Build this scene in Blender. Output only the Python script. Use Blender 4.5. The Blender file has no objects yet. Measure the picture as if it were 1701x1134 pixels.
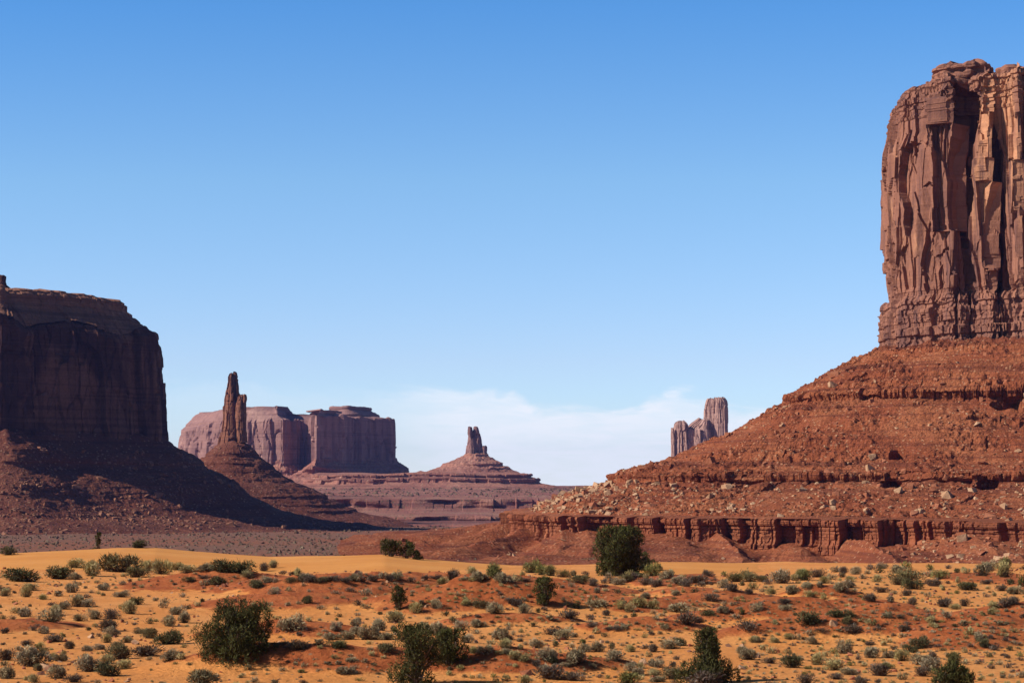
import bpy, math, random, bmesh
import numpy as np
from mathutils import Vector

# ------------------------------------------------------------------ camera, world, sun
W0, H0, F = 1701.0, 1134.0, 3684.0
CZ = 8.0                                    # the viewpoint stands eight metres above the desert floor
HROW = 800.0                                # row of the true horizon in the photograph
TH = math.atan((HROW - H0 / 2) / F)
scene = bpy.context.scene
cd = bpy.data.cameras.new('camera'); cam = bpy.data.objects.new('camera', cd)
scene.collection.objects.link(cam); scene.camera = cam
cd.sensor_width = 36.0; cd.lens = 36.0 * F / W0; cd.clip_start = 1.0; cd.clip_end = 60000.0
cam.location = (0, 0, CZ); cam.rotation_euler = (math.pi / 2 + TH, 0, 0)

SUN_EL, SUN_BEHIND = 34.0, 12.0             # sun from the left, a little behind the viewer
el, az = math.radians(SUN_EL), math.radians(SUN_BEHIND)
sdir = Vector((-math.cos(el) * math.cos(az), -math.cos(el) * math.sin(az), math.sin(el)))
sl = bpy.data.lights.new('sun', 'SUN'); sun = bpy.data.objects.new('sun', sl)
scene.collection.objects.link(sun)
sl.energy = 5.0; sl.angle = math.radians(0.5); sl.color = (1.0, 0.93, 0.82)
sun.rotation_euler = sdir.to_track_quat('Z', 'Y').to_euler(); sun.location = (-200, -60, 200)

scene.view_settings.view_transform = 'Standard'; scene.view_settings.look = 'None'
scene.view_settings.gamma = 1.0; scene.view_settings.exposure = 0.22
scene.cycles.use_denoising = True
scene.cycles.max_bounces = 5; scene.cycles.diffuse_bounces = 1; scene.cycles.volume_bounces = 0
scene.cycles.transparent_max_bounces = 6

world = bpy.data.worlds.new('World'); scene.world = world; world.use_nodes = True
wt = world.node_tree; wt.nodes.clear()
class NT:
    """tiny helper to write node trees"""
    def __init__(s, t): s.t = t
    def n(s, typ, ins=None, **kw):
        nd = s.t.nodes.new(typ)
        for k, v in kw.items(): setattr(nd, k, v)
        for k, v in (ins or {}).items():
            if hasattr(v, 'is_output') : s.t.links.new(v, nd.inputs[k])
            else: nd.inputs[k].default_value = v
        return nd
    def m(s, op, a, b=None, c=None, clamp=False):
        ins = {0: a}
        if b is not None: ins[1] = b
        if c is not None: ins[2] = c
        return s.n('ShaderNodeMath', ins, operation=op, use_clamp=clamp).outputs[0]
    def mix(s, f, a, b, blend='MIX'):
        nd = s.t.nodes.new('ShaderNodeMix'); nd.data_type = 'RGBA'; nd.blend_type = blend
        for k, v in ((0, f), (6, a), (7, b)):
            if hasattr(v, 'is_output'): s.t.links.new(v, nd.inputs[k])
            else: nd.inputs[k].default_value = (*v, 1) if isinstance(v, tuple) and len(v) == 3 else v
        return nd.outputs[2]
    def rng(s, v, a, b, c=0.0, d=1.0, smooth=True):
        nd = s.n('ShaderNodeMapRange', {0: v, 1: a, 2: b, 3: c, 4: d})
        nd.interpolation_type = 'SMOOTHSTEP' if smooth else 'LINEAR'
        return nd.outputs[0]
    def scale(s, vec, x, y, z):
        return s.n('ShaderNodeVectorMath', {0: vec, 1: (x, y, z)}, operation='MULTIPLY').outputs[0]
    def noise(s, vec, sc, det=4, rough=0.55, dist=0.0):
        return s.n('ShaderNodeTexNoise', {'Vector': vec, 'Scale': sc, 'Detail': det, 'Roughness': rough, 'Distortion': dist}).outputs[0]
    def voro(s, vec, sc, feature='F1', out=0):
        return s.n('ShaderNodeTexVoronoi', {'Vector': vec, 'Scale': sc}, feature=feature).outputs[out]
SKYC = [(0.0, (2.2, 2.5, 3.2)), (0.040, (2.2, 2.5, 3.2)), (0.054, (2.26, 2.44, 3.1)), (0.136, (2.0, 2.6, 3.1)), (0.217, (1.19, 2.3, 3.3)), (0.40, (0.9, 1.2, 1.6))]
w = NT(wt)
sky = w.n('ShaderNodeTexSky', sky_type='NISHITA', sun_disc=False)
sky.sun_elevation = el
sky.sun_rotation = math.atan2(sdir.x, sdir.y)
sky.altitude = 1700.0; sky.air_density = 1.0; sky.dust_density = 0.15; sky.ozone_density = 2.0
dirv = w.n('ShaderNodeTexCoord').outputs['Generated']
sep = w.n('ShaderNodeSeparateXYZ', {0: dirv})
cazm = w.m('DIVIDE', sep.outputs[0], w.m('MAXIMUM', sep.outputs[1], 0.05))
cel = w.m('DIVIDE', sep.outputs[2], w.m('MAXIMUM', sep.outputs[1], 0.05))
# clear desert air: the sky pales and brightens towards the horizon
rp = w.n('ShaderNodeValToRGB', {0: w.m('MULTIPLY', w.m('MAXIMUM', cel, 0.0), 2.5)})
els = rp.color_ramp.elements
for i_, (e_, c_) in enumerate(SKYC):
    el_ = els[i_] if i_ < 2 else els.new(e_ * 2.5)
    el_.position = e_ * 2.5; el_.color = (*[q / 4.0 for q in c_], 1)
tint = w.n('ShaderNodeVectorMath', {0: rp.outputs[0], 1: (3.43, 3.43, 3.43)}, operation='MULTIPLY').outputs[0]
skyc = w.n('ShaderNodeVectorMath', {0: sky.outputs[0], 1: tint}, operation='MULTIPLY').outputs[0]
cv = w.n('ShaderNodeCombineXYZ', {0: w.m('MULTIPLY', cazm, 16.0), 1: w.m('MULTIPLY', cel, 42.0), 2: 3.1}).outputs[0]
cn = w.noise(cv, 1.3, 8, 0.62, 0.5)
cn2 = w.noise(cv, 0.45, 2, 0.5)
# low bank of thin cloud along the horizon: its top edge follows the noise
top = w.m('ADD', w.m('MULTIPLY', w.m('SUBTRACT', cn, 0.5), 0.022), w.m('MULTIPLY', w.m('SUBTRACT', cn2, 0.5), 0.012))
hump = w.m('MULTIPLY', w.m('SUBTRACT', 1.0, w.m('MULTIPLY', w.rng(cazm, -0.002, 0.012), w.rng(cazm, 0.074, 0.056))), 0.0095)
hfall = w.m('MULTIPLY', w.rng(cazm, 0.066, 0.11), 0.010)
edge = w.m('SUBTRACT', w.m('ADD', w.m('ADD', top, 0.0350), hump), hfall)
cm = w.rng(w.m('SUBTRACT', edge, cel), -0.0012, 0.0050)
cn3 = w.noise(w.n('ShaderNodeVectorMath', {0: cv, 1: (1.0, 2.2, 1.0)}, operation='MULTIPLY').outputs[0], 2.2, 6, 0.6, 0.8)
cm = w.m('MULTIPLY', cm, w.m('ADD', w.m('MULTIPLY', cn, 0.6), w.rng(cn3, .34, .62, .36, .66)))
cm = w.m('MULTIPLY', cm, w.m('MULTIPLY', w.m('MULTIPLY', w.m('ADD', .18, w.m('MULTIPLY', w.rng(cazm, -.075, -.01), .82)), w.rng(cazm, -0.26, -0.14)), w.rng(cazm, 0.30, 0.16)), clamp=True)
cm = w.m('MULTIPLY', cm, w.m('GREATER_THAN', sep.outputs[1], 0.05))
CLOUD = w.mix(cm, skyc, (15.6, 16.6, 18.1))
bg = w.n('ShaderNodeBackground', {'Color': CLOUD, 'Strength': 0.05})
wo = w.n('ShaderNodeOutputWorld', {'Surface': bg.outputs[0]})

# ------------------------------------------------------------------ picture <-> place
CT, ST = math.cos(TH), math.sin(TH)
def P(px, row, D):
    cx = (px - W0 / 2) / F; cy = (H0 / 2 - row) / F
    y = CT - cy * ST; z = ST + cy * CT
    return (cx * D / y, D * 1.0, CZ + z * D / y)
def ZR(row, D): return P(W0 / 2, row, D)[2]
def PX(px, D): return P(px, HROW, D)[0]
def proj(X, Y, Z):
    Z = Z - CZ
    d = Y * CT + Z * ST
    return W0 / 2 + F * X / d, H0 / 2 - F * (Z * CT - Y * ST) / d

# ------------------------------------------------------------------ noise
def _h(i, j, k, seed):
    i = i.astype(np.int64).astype(np.uint64); j = j.astype(np.int64).astype(np.uint64); k = k.astype(np.int64).astype(np.uint64)
    with np.errstate(over='ignore'):
        n = i * np.uint64(374761393) + j * np.uint64(668265263) + k * np.uint64(2147483647) + np.uint64(seed * 974711 + 12345)
        n = (n ^ (n >> np.uint64(13))) * np.uint64(1274126177)
        n = (n ^ (n >> np.uint64(16))) * np.uint64(2246822519)
        n ^= n >> np.uint64(15)
    return (n & np.uint64(0xFFFFFF)).astype(np.float64) / float(0xFFFFFF)
def vn(x, y, z=0.0, seed=0):
    x, y, z = np.broadcast_arrays(np.asarray(x, float), np.asarray(y, float), np.asarray(z, float))
    xi, yi, zi = np.floor(x), np.floor(y), np.floor(z)
    fx, fy, fz = x - xi, y - yi, z - zi
    fx = fx * fx * (3 - 2 * fx); fy = fy * fy * (3 - 2 * fy); fz = fz * fz * (3 - 2 * fz)
    def L(dz):
        a = _h(xi, yi, zi + dz, seed); b = _h(xi + 1, yi, zi + dz, seed)
        c = _h(xi, yi + 1, zi + dz, seed); d = _h(xi + 1, yi + 1, zi + dz, seed)
        return (a + (b - a) * fx) * (1 - fy) + (c + (d - c) * fx) * fy
    r = L(0)
    if np.any(zi != z): r = r * (1 - fz) + L(1) * fz
    return r * 2 - 1
def fbm(x, y, z=0.0, o=4, seed=0, g=0.5):
    a, s, r = 1.0, 0.0, 0.0
    x = np.asarray(x, float); y = np.asarray(y, float); z = np.asarray(z, float)
    for i in range(o):
        r = r + a * vn(x, y, z, seed + i); s += a; a *= g; x = x * 2.03 + 7.1; y = y * 2.03 + 3.3; z = z * 2.03 + 1.7
    return r / s
def slabs(s, z, Ls, Lz, seed=0, warp=0.25):
    """upright fracture slabs: random offset and tilt per elongated cell, distance to the cell edge"""
    u = s / Ls + warp * fbm(s / Ls * 0.7, z / Lz * 1.3, 0, 3, seed + 90); v = z / Lz + warp * fbm(s / Ls * 0.9 + 9, z / Lz, 0, 3, seed + 70)
    ui, vi = np.floor(u), np.floor(v)
    d1 = np.full(u.shape, 9.0); d2 = d1.copy(); off = np.zeros(u.shape); til = off.copy(); du = off.copy(); dv = off.copy()
    zz = np.zeros(u.shape)
    for a in (-1, 0, 1):
        for b in (-1, 0, 1):
            ci, cj = ui + a, vi + b
            cx = ci + 0.5 + 0.8 * (_h(ci, cj, zz, seed) - 0.5); cy = cj + 0.5 + 0.8 * (_h(ci, cj, zz + 1, seed) - 0.5)
            d = np.maximum(np.abs(u - cx), np.abs(v - cy) * 0.8) + 0.25 * np.hypot(u - cx, v - cy)
            o = _h(ci, cj, zz + 2, seed) * 2 - 1; t = _h(ci, cj, zz + 3, seed) * 2 - 1
            near = d < d1
            d2 = np.where(near, d1, np.minimum(d2, d)); off = np.where(near, o, off); til = np.where(near, t, til)
            du = np.where(near, u - cx, du); dv = np.where(near, v - cy, dv); d1 = np.where(near, d, d1)
    return off, til, du, dv, d2 - d1
def facets(s, z, Ls, Lz, seed=0, c=3.0, g=1.6):
    """upper envelope of randomly tilted planes: crisp fractured faces meeting in sharp edges"""
    u = s / Ls; v = z / Lz; ui, vi = np.floor(u), np.floor(v); best = np.full(u.shape, -9.0); zz = np.zeros(u.shape)
    for a in (-2, -1, 0, 1, 2):
        for b in (-1, 0, 1):
            ci, cj = ui + a, vi + b
            du = u - ci - 0.5 - 0.9 * (_h(ci, cj, zz, seed) - 0.5); dv = v - cj - 0.5 - 0.9 * (_h(ci, cj, zz + 1, seed) - 0.5)
            o = _h(ci, cj, zz + 2, seed) * 2 - 1; gx = (_h(ci, cj, zz + 3, seed) * 2 - 1) * g; gz = (_h(ci, cj, zz + 4, seed) * 2 - 1) * g
            best = np.maximum(best, o + gx * du + gz * dv - c * np.maximum(0, np.hypot(du, dv * .9) - .45))
    return best
def sstep(a, b, x):
    t = np.clip((x - a) / (b - a), 0, 1); return t * t * (3 - 2 * t)
def beds(z, s, T, seed=0, wob=0.3):
    """flat-lying beds of random protrusion, T metres thick on average"""
    q = z / T + wob * vn(s / (T * 40), 0.3, 0, seed + 5) + 0.35 * vn(z / (T * 3), 0.7, 0, seed + 8)
    i = np.floor(q); f = q - i; zz = np.zeros(i.shape)
    a = _h(i, zz, zz, seed) * 2 - 1; b = _h(i + 1, zz, zz, seed) * 2 - 1
    return a + (b - a) * sstep(0.82, 1.0, f)

# ------------------------------------------------------------------ objects
COL = scene.collection
def link(name, me, mat=None, parent=None):
    o = bpy.data.objects.new(name, me); COL.objects.link(o)
    if mat is not None and me is not None and len(me.materials) == 0: me.materials.append(mat)
    if parent is not None: o.parent = parent
    return o
def tag(o, label=None, cat=None, group=None, kind=None):
    if label: o['label'] = label
    if cat: o['category'] = cat
    if group: o['group'] = group
    if kind: o['kind'] = kind
    return o
def empty(name, loc):
    o = bpy.data.objects.new(name, None); o.location = loc; o.empty_display_size = 1; COL.objects.link(o); return o
def mesh_np(name, V, Fc, smooth=False, attrs=None):
    """V (n,3), Fc (m,k) all faces with k corners"""
    V = np.ascontiguousarray(V, dtype=np.float32); Fc = np.ascontiguousarray(Fc, dtype=np.int32)
    me = bpy.data.meshes.new(name); m, k = Fc.shape
    me.vertices.add(len(V)); me.vertices.foreach_set('co', V.ravel())
    me.loops.add(m * k); me.loops.foreach_set('vertex_index', Fc.ravel())
    me.polygons.add(m); me.polygons.foreach_set('loop_start', np.arange(0, m * k, k, dtype=np.int32))
    me.polygons.foreach_set('loop_total', np.full(m, k, dtype=np.int32))
    me.polygons.foreach_set('use_smooth', np.full(m, bool(smooth)))
    me.update(calc_edges=True)
    for an, av in (attrs or {}).items():
        at = me.attributes.new(an, 'FLOAT', 'POINT'); at.data.foreach_set('value', np.ascontiguousarray(av, dtype=np.float32).ravel())
    return me
def grid_faces(nr, nc, closed=False):
    r = np.arange(nr - 1)[:, None]; c = np.arange(nc if closed else nc - 1)[None, :]
    c2 = (c + 1) % nc
    return np.stack([r * nc + c, r * nc + c2, (r + 1) * nc + c2, (r + 1) * nc + c], -1).reshape(-1, 4)
SURF = {}
def inpoly(x, y, pts):
    r = np.zeros(x.shape, bool); n_ = len(pts)
    for i in range(n_):
        x0, y0 = pts[i]; x1, y1 = pts[(i + 1) % n_]
        if y0 != y1: r ^= ((y0 > y) != (y1 > y)) & (x < (x1 - x0) * (y - y0) / (y1 - y0) + x0)
    return r
def loft(name, C, nseg, nv, disp, mat, parent=None, closed=True, smooth_u=True, origin=(0, 0, 0), flat=True, smooth_n=3, level=False):
    """C[K][J] contours from the foot to the top; nseg[j] columns between knots j and j+1; nv[k] rows between contours"""
    C = np.array(C, float); K, J, _ = C.shape
    cols = []
    ju = []
    last = J if closed else J - 1
    for j in range(last):
        n = nseg[j] if hasattr(nseg, '__len__') else nseg
        t = np.arange(n) / n; ju.append(j + t)
        p0, p1, p2, p3 = [C[:, (j + q) % J] if closed else C[:, min(max(j + q, 0), J - 1)] for q in (-1, 0, 1, 2)]
        t = t[None, :, None]; p0, p1, p2, p3 = [q[:, None, :] for q in (p0, p1, p2, p3)]
        lin = p1 + (p2 - p1) * t
        if smooth_u is True or smooth_u > 0:
            k = 1.0 if smooth_u is True else smooth_u
            cr = 0.5 * ((2 * p1) + (-p0 + p2) * t + (2 * p0 - 5 * p1 + 4 * p2 - p3) * t ** 2 + (-p0 + 3 * p1 - 3 * p2 + p3) * t ** 3)
            lin = lin * (1 - k) + cr * k
        cols.append(lin)
    U = np.concatenate(cols, 1)                       # K, nu, 3
    ju = np.concatenate(ju)
    if not closed:
        U = np.concatenate([U, C[:, -1:]], 1); ju = np.append(ju, J - 1)
    rows = []; kf = []
    for k in range(K - 1):
        n = nv[k] if hasattr(nv, '__len__') else nv
        t = (np.arange(n) / n)[:, None, None]; rows.append(U[k][None] * (1 - t) + U[k + 1][None] * t); kf.append(k + np.arange(n) / n)
    rows.append(U[-1][None]); kf.append(np.array([K - 1.0]))
    G = np.concatenate(rows, 0); kf = np.concatenate(kf)
    ref = G[len(G) // 2]
    seg = np.linalg.norm(np.diff(ref, axis=0)[:, :2], axis=1)
    S = np.concatenate([[0], np.cumsum(seg)])[None, :] + np.zeros(G.shape[:2])
    # base normals
    if closed: du = np.roll(G, -1, 1) - np.roll(G, 1, 1)
    else: du = np.gradient(G, axis=1)
    dv = np.gradient(G, axis=0)
    N = np.cross(du, dv); N /= np.linalg.norm(N, axis=2, keepdims=True) + 1e-9
    for _ in range(smooth_n):
        N = (N + (np.roll(N, 1, 1) + np.roll(N, -1, 1) if closed else 0)) 
        N[1:-1] = N[1:-1] + 0.5 * (N[:-2] + N[2:])
        N /= np.linalg.norm(N, axis=2, keepdims=True) + 1e-9
    if level: N[..., 2] = 0; N /= np.linalg.norm(N, axis=2, keepdims=True) + 1e-9
    KF = kf[:, None] + np.zeros(S.shape); JU = ju[None, :] + np.zeros(S.shape)
    d = disp(S, G[..., 0], G[..., 1], G[..., 2], KF, JU)
    if isinstance(d, tuple): G = G + N * d[0][..., None]; G[..., 2] += d[1]
    else: G = G + N * d[..., None]
    SURF[name] = (G, KF, JU)
    V = G.reshape(-1, 3) - np.array(origin)
    me = mesh_np(name, V, grid_faces(G.shape[0], G.shape[1], closed), smooth=not flat)
    return link(name.split('|')[0], me, mat, parent)
def foot(pts):  # [(px, D), ...] -> plan points
    return np.array([(PX(p, D), D) for p, D in pts])
def outset(A, d):
    """move a closed counter-clockwise plan outline outwards by d metres (negative: inwards)"""
    d = np.asarray(d, float) + np.zeros(len(A))
    e = np.roll(A, -1, 0) - A; n = np.stack([e[:, 1], -e[:, 0]], 1); n /= np.linalg.norm(n, axis=1, keepdims=True) + 1e-9
    m = n + np.roll(n, 1, 0); L = np.linalg.norm(m, axis=1, keepdims=True); m = m / np.maximum(L, 0.5)
    m /= np.linalg.norm(m, axis=1, keepdims=True) + 1e-9
    return A + m * d[:, None]
def at_z(A, z):
    z = np.asarray(z, float) + np.zeros(len(A)); return np.column_stack([A, z])
def shrink(A, k, c=None):
    c = A.mean(0) if c is None else np.array(c); return c + (A - c) * k

# ------------------------------------------------------------------ materials
def principled(name):
    m = bpy.data.materials.new(name); m.use_nodes = True; t = m.node_tree
    b = t.nodes['Principled BSDF']; b.inputs['Roughness'].default_value = 0.95
    b.inputs['Specular IOR Level'].default_value = 0.08
    return m, NT(t), b
def rock(name, base, light, dark, L=1.0, streak=0.6, strata=0.5, fine=0.35, bedT=3.0, bump=0.6, patch=(0.52, 0.68)):
    """L: size in metres of the smallest detail that should read"""
    m, n, b = principled(name)
    pos = n.n('ShaderNodeNewGeometry').outputs['Position']
    big = n.noise(n.scale(pos, 1, 1, 0.6), 0.018 / L, 4, 0.6, 0.6)
    col = n.mix(n.rng(big, patch[0], patch[1]), base, light)
    st = n.noise(n.scale(pos, 1.0, 1.0, 0.07), 0.16 / L, 5, 0.6, 0.2)        # desert varnish running down
    col = n.mix(n.m('MULTIPLY', n.rng(st, 0.50, 0.64), streak), col, dark)
    bd = n.noise(n.scale(pos, 0.012, 0.012, 1.0), 1.0 / bedT, 5, 0.7, 0.1)    # bedding
    col = n.mix(n.m('MULTIPLY', n.rng(bd, 0.48, 0.60), strata), col, tuple(x * 0.55 for x in base))
    bd2 = n.noise(n.scale(pos, 0.02, 0.02, 1.0), 2.7 / bedT, 3, 0.6, 0.1)
    col = n.mix(n.m('MULTIPLY', n.rng(bd2, 0.56, 0.66), strata * 0.6), col, light)
    fn = n.noise(pos, 0.9 / L, 5, 0.65)
    col = n.mix(n.m('MULTIPLY', n.rng(fn, 0.40, 0.66), fine), col, tuple(x * 0.5 for x in base))
    vr = n.n('ShaderNodeSeparateColor', {0: n.voro(n.scale(pos, 1, 1, .30), 0.16 / L, out=1)}).outputs[0]
    col = n.mix(n.m('MULTIPLY', n.rng(vr, .35, 1.0), .30), col, dark)
    n.t.links.new(col, b.inputs['Base Color'])
    bm_h = n.m('ADD', n.noise(n.scale(pos, 1, 1, 0.5), 0.5 / L, 7, 0.65), n.m('MULTIPLY', bd2, 0.5))
    bp = n.n('ShaderNodeBump', {'Strength': bump, 'Distance': 1.6 * L, 'Height': bm_h})
    n.t.links.new(bp.outputs[0], b.inputs['Normal'])
    return m
def soil(name, base, light, dark, L=1.0, speck=None, speck_amt=0.0, strata=0.35, bedT=3.0, bump=0.7):
    m, n, b = principled(name)
    pos = n.n('ShaderNodeNewGeometry').outputs['Position']
    big = n.noise(pos, 0.025 / L, 5, 0.6, 0.4)
    col = n.mix(n.rng(big, 0.38, 0.66), base, light)
    bd = n.noise(n.scale(pos, 0.012, 0.012, 1.0), 1.0 / bedT, 4, 0.65, 0.1)
    col = n.mix(n.m('MULTIPLY', n.rng(bd, 0.48, 0.62), strata), col, dark)
    fn = n.noise(pos, 0.7 / L, 6, 0.7)
    col = n.mix(n.rng(fn, 0.42, 0.68), col, tuple(x * 0.62 for x in base))
    if speck is not None:
        v = n.voro(pos, 0.55 / L); vc = n.voro(pos, 0.55 / L, out=1)
        sp = n.m('MULTIPLY', n.rng(v, 0.42, 0.30), n.rng(n.n('ShaderNodeSeparateColor', {0: vc}).outputs[0], 1 - speck_amt, 1 - speck_amt + 0.1))
        col = n.mix(sp, col, speck)
    n.t.links.new(col, b.inputs['Base Color'])
    h = n.m('ADD', n.noise(pos, 0.6 / L, 7, 0.72), n.m('MULTIPLY', n.voro(pos, 0.8 / L), 0.35))
    bp = n.n('ShaderNodeBump', {'Strength': bump, 'Distance': 1.3 * L, 'Height': h})
    n.t.links.new(bp.outputs[0], b.inputs['Normal'])
    return m
# ------------------------------------------------------------------ the big structure
M_TOWER = rock('tower_sandstone', (0.315, 0.138, 0.090), (0.58, 0.275, 0.150), (0.125, 0.060, 0.054), 1.0, 0.85, 0.22, 0.22, 5.0, 0.4, (0.54, 0.66))
M_LEDGE = rock('ledge_rock', (0.33, 0.105, 0.05), (0.44, 0.165, 0.08), (0.14, 0.048, 0.03), 0.7, 0.3, 0.6, 0.35, 1.6, 0.8)
M_TALUS = soil('red_talus', (0.30, 0.084, 0.037), (0.39, 0.135, 0.060), (0.14, 0.042, 0.027), 0.8, (0.42, 0.20, 0.11), 0.25, 0.75, 2.2, 1.0)
M_MESA_SHADE = rock('mesa_sandstone_shaded', (0.085, 0.036, 0.026), (0.22, 0.10, 0.062), (0.04, 0.019, 0.019), 1.8, 0.5, 0.4, 0.3, 5.0, 0.5, (0.50, 0.60))  # darkened: the shade on the wall sits in the colour
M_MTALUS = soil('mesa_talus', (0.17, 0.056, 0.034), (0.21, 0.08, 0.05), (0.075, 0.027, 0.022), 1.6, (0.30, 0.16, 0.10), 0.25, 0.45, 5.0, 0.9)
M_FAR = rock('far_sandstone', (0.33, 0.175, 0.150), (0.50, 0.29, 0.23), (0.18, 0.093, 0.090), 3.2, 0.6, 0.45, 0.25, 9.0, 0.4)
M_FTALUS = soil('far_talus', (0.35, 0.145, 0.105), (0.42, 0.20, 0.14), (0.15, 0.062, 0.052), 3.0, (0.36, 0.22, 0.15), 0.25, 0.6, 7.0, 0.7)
M_SPIRE = rock('spire_sandstone', (0.27, 0.108, 0.068), (0.42, 0.19, 0.115), (0.11, 0.05, 0.04), 1.8, 0.5, 0.35, 0.3, 6.0, 0.5)

# --- right butte -------------------------------------------------
T0 = foot([(1560, 1200), (1484, 1100), (1474, 1045), (1492, 1016), (1520, 1004), (1548, 996), (1588, 984), (1598, 993), (1612, 994),
           (1622, 985), (1652, 974), (1662, 983), (1680, 975), (1700, 964), (1712, 980), (1735, 962), (1800, 955), (1950, 975), (2080, 1100), (2000, 1260), (1750, 1290)])
orgR = (PX(1640, 1080), 1080, ZR(935, 760))
right_butte = empty('sandstone_butte', orgR)
tag(right_butte, 'towering red sandstone butte with a sheer fluted tower at the right edge of the photo', 'butte')
M_ = 985.0
lv = [(2.2, 572), (2.6, 560), (2.4, 545), (2.8, 530), (2.2, 512), (1.0, 494), (-1.4, 488), (-.4, 450), (-.3, 400), (-.3, 330), (.3, 245), (-.2, 228), (-2.4, 205), (-2.8, 180),
      (-4.2, 160), (-4.4, 146), (-7.5, 131), (-13, 121), (-21, 116)]
IW = np.array([1, 1, 1, 1, .85, .7, .5, .4, .4] + [.4] * 12)
T1 = T0.copy(); T1[7] = foot([(1598, 984)])[0]; T1[8] = foot([(1611, 984)])[0]; T1[11] = foot([(1662, 975)])[0]; T1[14] = foot([(1712, 966)])[0]
def Tm(r):
    f = float(np.interp(r, [130, 380, 450, 492, 500], [1, 1, .55, .30, 0.0])); g_ = float(np.interp(r, [150, 240, 480, 525], [.3, 1, 1, 0.0]))
    A = T0.copy(); A[7:9] = T1[7:9] + (T0[7:9] - T1[7:9]) * f; A[11] = T1[11] + (T0[11] - T1[11]) * g_ * 1.3; A[14] = T1[14] + (T0[14] - T1[14]) * g_
    return A
CT_ = [at_z(outset(Tm(r), i * (IW if i < 0 else 1)), ZR(r, M_)) for i, r in lv]
CT_.append(at_z(shrink(CT_[-1][:, :2], 0.3), ZR(118, M_)))
TPX = [1560, 1484, 1474, 1492, 1520, 1548, 1588, 1598, 1611, 1622, 1652, 1662, 1680, 1700, 1712, 1735, 1800, 1950, 2080, 2000, 1750]
HOLLOWS = [(4.5, [(1500, 228), (1512, 222), (1532, 223), (1523, 232), (1523, 262), (1520, 330), (1518, 360), (1511, 384), (1506, 360), (1507, 330), (1497, 300), (1494, 270), (1501, 255)]),
    (3.0, [(1542, 352), (1547, 360), (1549, 380), (1551, 400), (1551, 440), (1549, 474), (1542, 486), (1537, 450), (1536, 430), (1541, 400)]),
    (10.0, [(1590, 160), (1600, 130), (1625, 150), (1626, 180), (1622, 210), (1618, 230), (1613, 260), (1618, 300), (1622, 330), (1616, 360), (1609, 388), (1580, 376), (1578, 340), (1580, 300), (1576, 270), (1584, 220), (1590, 190)]),
    (4.5, [(1604, 388), (1612, 395), (1619, 420), (1629, 465), (1617, 475), (1620, 512), (1610, 500), (1603, 440)]),
    (5.5, [(1655, 240), (1662, 200), (1660, 160), (1665, 250), (1665, 300), (1656, 340), (1662, 370), (1669, 420), (1661, 440), (1640, 458), (1641, 400), (1645, 350), (1652, 300)]),
    (4.5, [(1655, 450), (1662, 470), (1666, 520), (1640, 526), (1642, 470)]), (3.5, [(1670, 430), (1676, 440), (1684, 480), (1688, 515), (1679, 520), (1670, 470)]),
    (2.5, [(1626, 125), (1655, 118), (1662, 150), (1663, 186), (1628, 186)]), (1.3, [(1534, 300), (1540, 294), (1556, 297), (1553, 303), (1540, 300)]), (1.4, [(1552, 428), (1562, 416), (1579, 409), (1579, 415), (1566, 421)]),
    (1.2, [(1475, 384), (1484, 380), (1489, 392), (1482, 394), (1481, 480), (1475, 480)]), (2.0, [(1490, 430), (1500, 405), (1512, 392), (1506, 412), (1496, 452)]), (1.6, [(1560, 450), (1566, 436), (1566, 478), (1560, 480)]),
    (3.0, [(1690, 300), (1701, 270), (1701, 350), (1690, 400), (1684, 380)]), (3.5, [(1708, 200), (1722, 180), (1730, 420), (1712, 500)])]
def d_tower(S, X, Y, Z, K, J):
    wall = sstep(5.6, 6.6, K) * (1 - sstep(15.2, 16.2, K)); head = sstep(12.6, 13.4, K); blk = 1 - sstep(5.6, 6.6, K)
    a, ta, dua, dva, ea = slabs(S + .20 * Z, Z - .3 * S, 9.0, 34, 1, .05)
    b, tb_, dub_, dvb_, eb_ = slabs(S - .13 * Z, Z + .5 * S, 6.2, 27, 2, .05)
    c, tc, duc, dvc, ec = slabs(S + .05 * Z, Z - .6 * S, 2.8, 9, 3, .06)
    f1 = facets(S, Z, 14, 55, 7, 2.5, .9); f3 = facets(S + .3 * Z, Z, 1.7, 4.5, 8, 3.0, 1.2)
    brk = sstep(-.1, .35, fbm(S / 11, Z / 22, 0, 2, 14))
    d = wall * (1.5 * (f1 - .6) + 1.05 * a + 2.4 * ta * dua + 0.75 * b + 1.7 * tb_ * dub_ + brk * (.40 * c + .7 * tc * duc) + .10 * f3)
    pxj = np.interp(J, np.arange(21), TPX); row = 567 - (Z - CZ - 985 * ST) / 985 * F
    row = HROW - (Z - CZ) * F / 985
    wx = pxj + 1.2 * vn(S / 1.3, Z / 3, 0, 15); wy = row + 4 * vn(S / 2, Z / 4, 0, 16)
    for dep, poly in HOLLOWS:
        d = d - dep * inpoly(wx, wy, poly) * (1 - blk)
    ob, tb, dub, dvb, eb = slabs(S, Z, 1.9, 3.2, 4, 0.05)
    f4 = facets(S, Z, 2.4, 5.0, 16, 3, 1.2)
    big = .8 * (facets(S, Z, 11, 30, 15, 3, 1.5) - .6)
    d = d + blk * (0.8 * ob + .6 * f4 - 0.35 * (1 - sstep(0, 0.07, eb)) + 0.9 * beds(Z, S, 2.0, 6, .1) + big - 2.2 * sstep(.45, .6, slabs(S, Z * 0 + 1, 7, 20, 18, .1)[0]))
    d = d + head * (1.3 * beds(Z, S, 1.5, 17, .15) + .6 * ob + .8 * f4 - .3) * .8
    d = d + 0.12 * fbm(S / 2.0, Z / 3, 0, 4, 10)
    return np.where(K > 18, d * 0.4, d)
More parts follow.
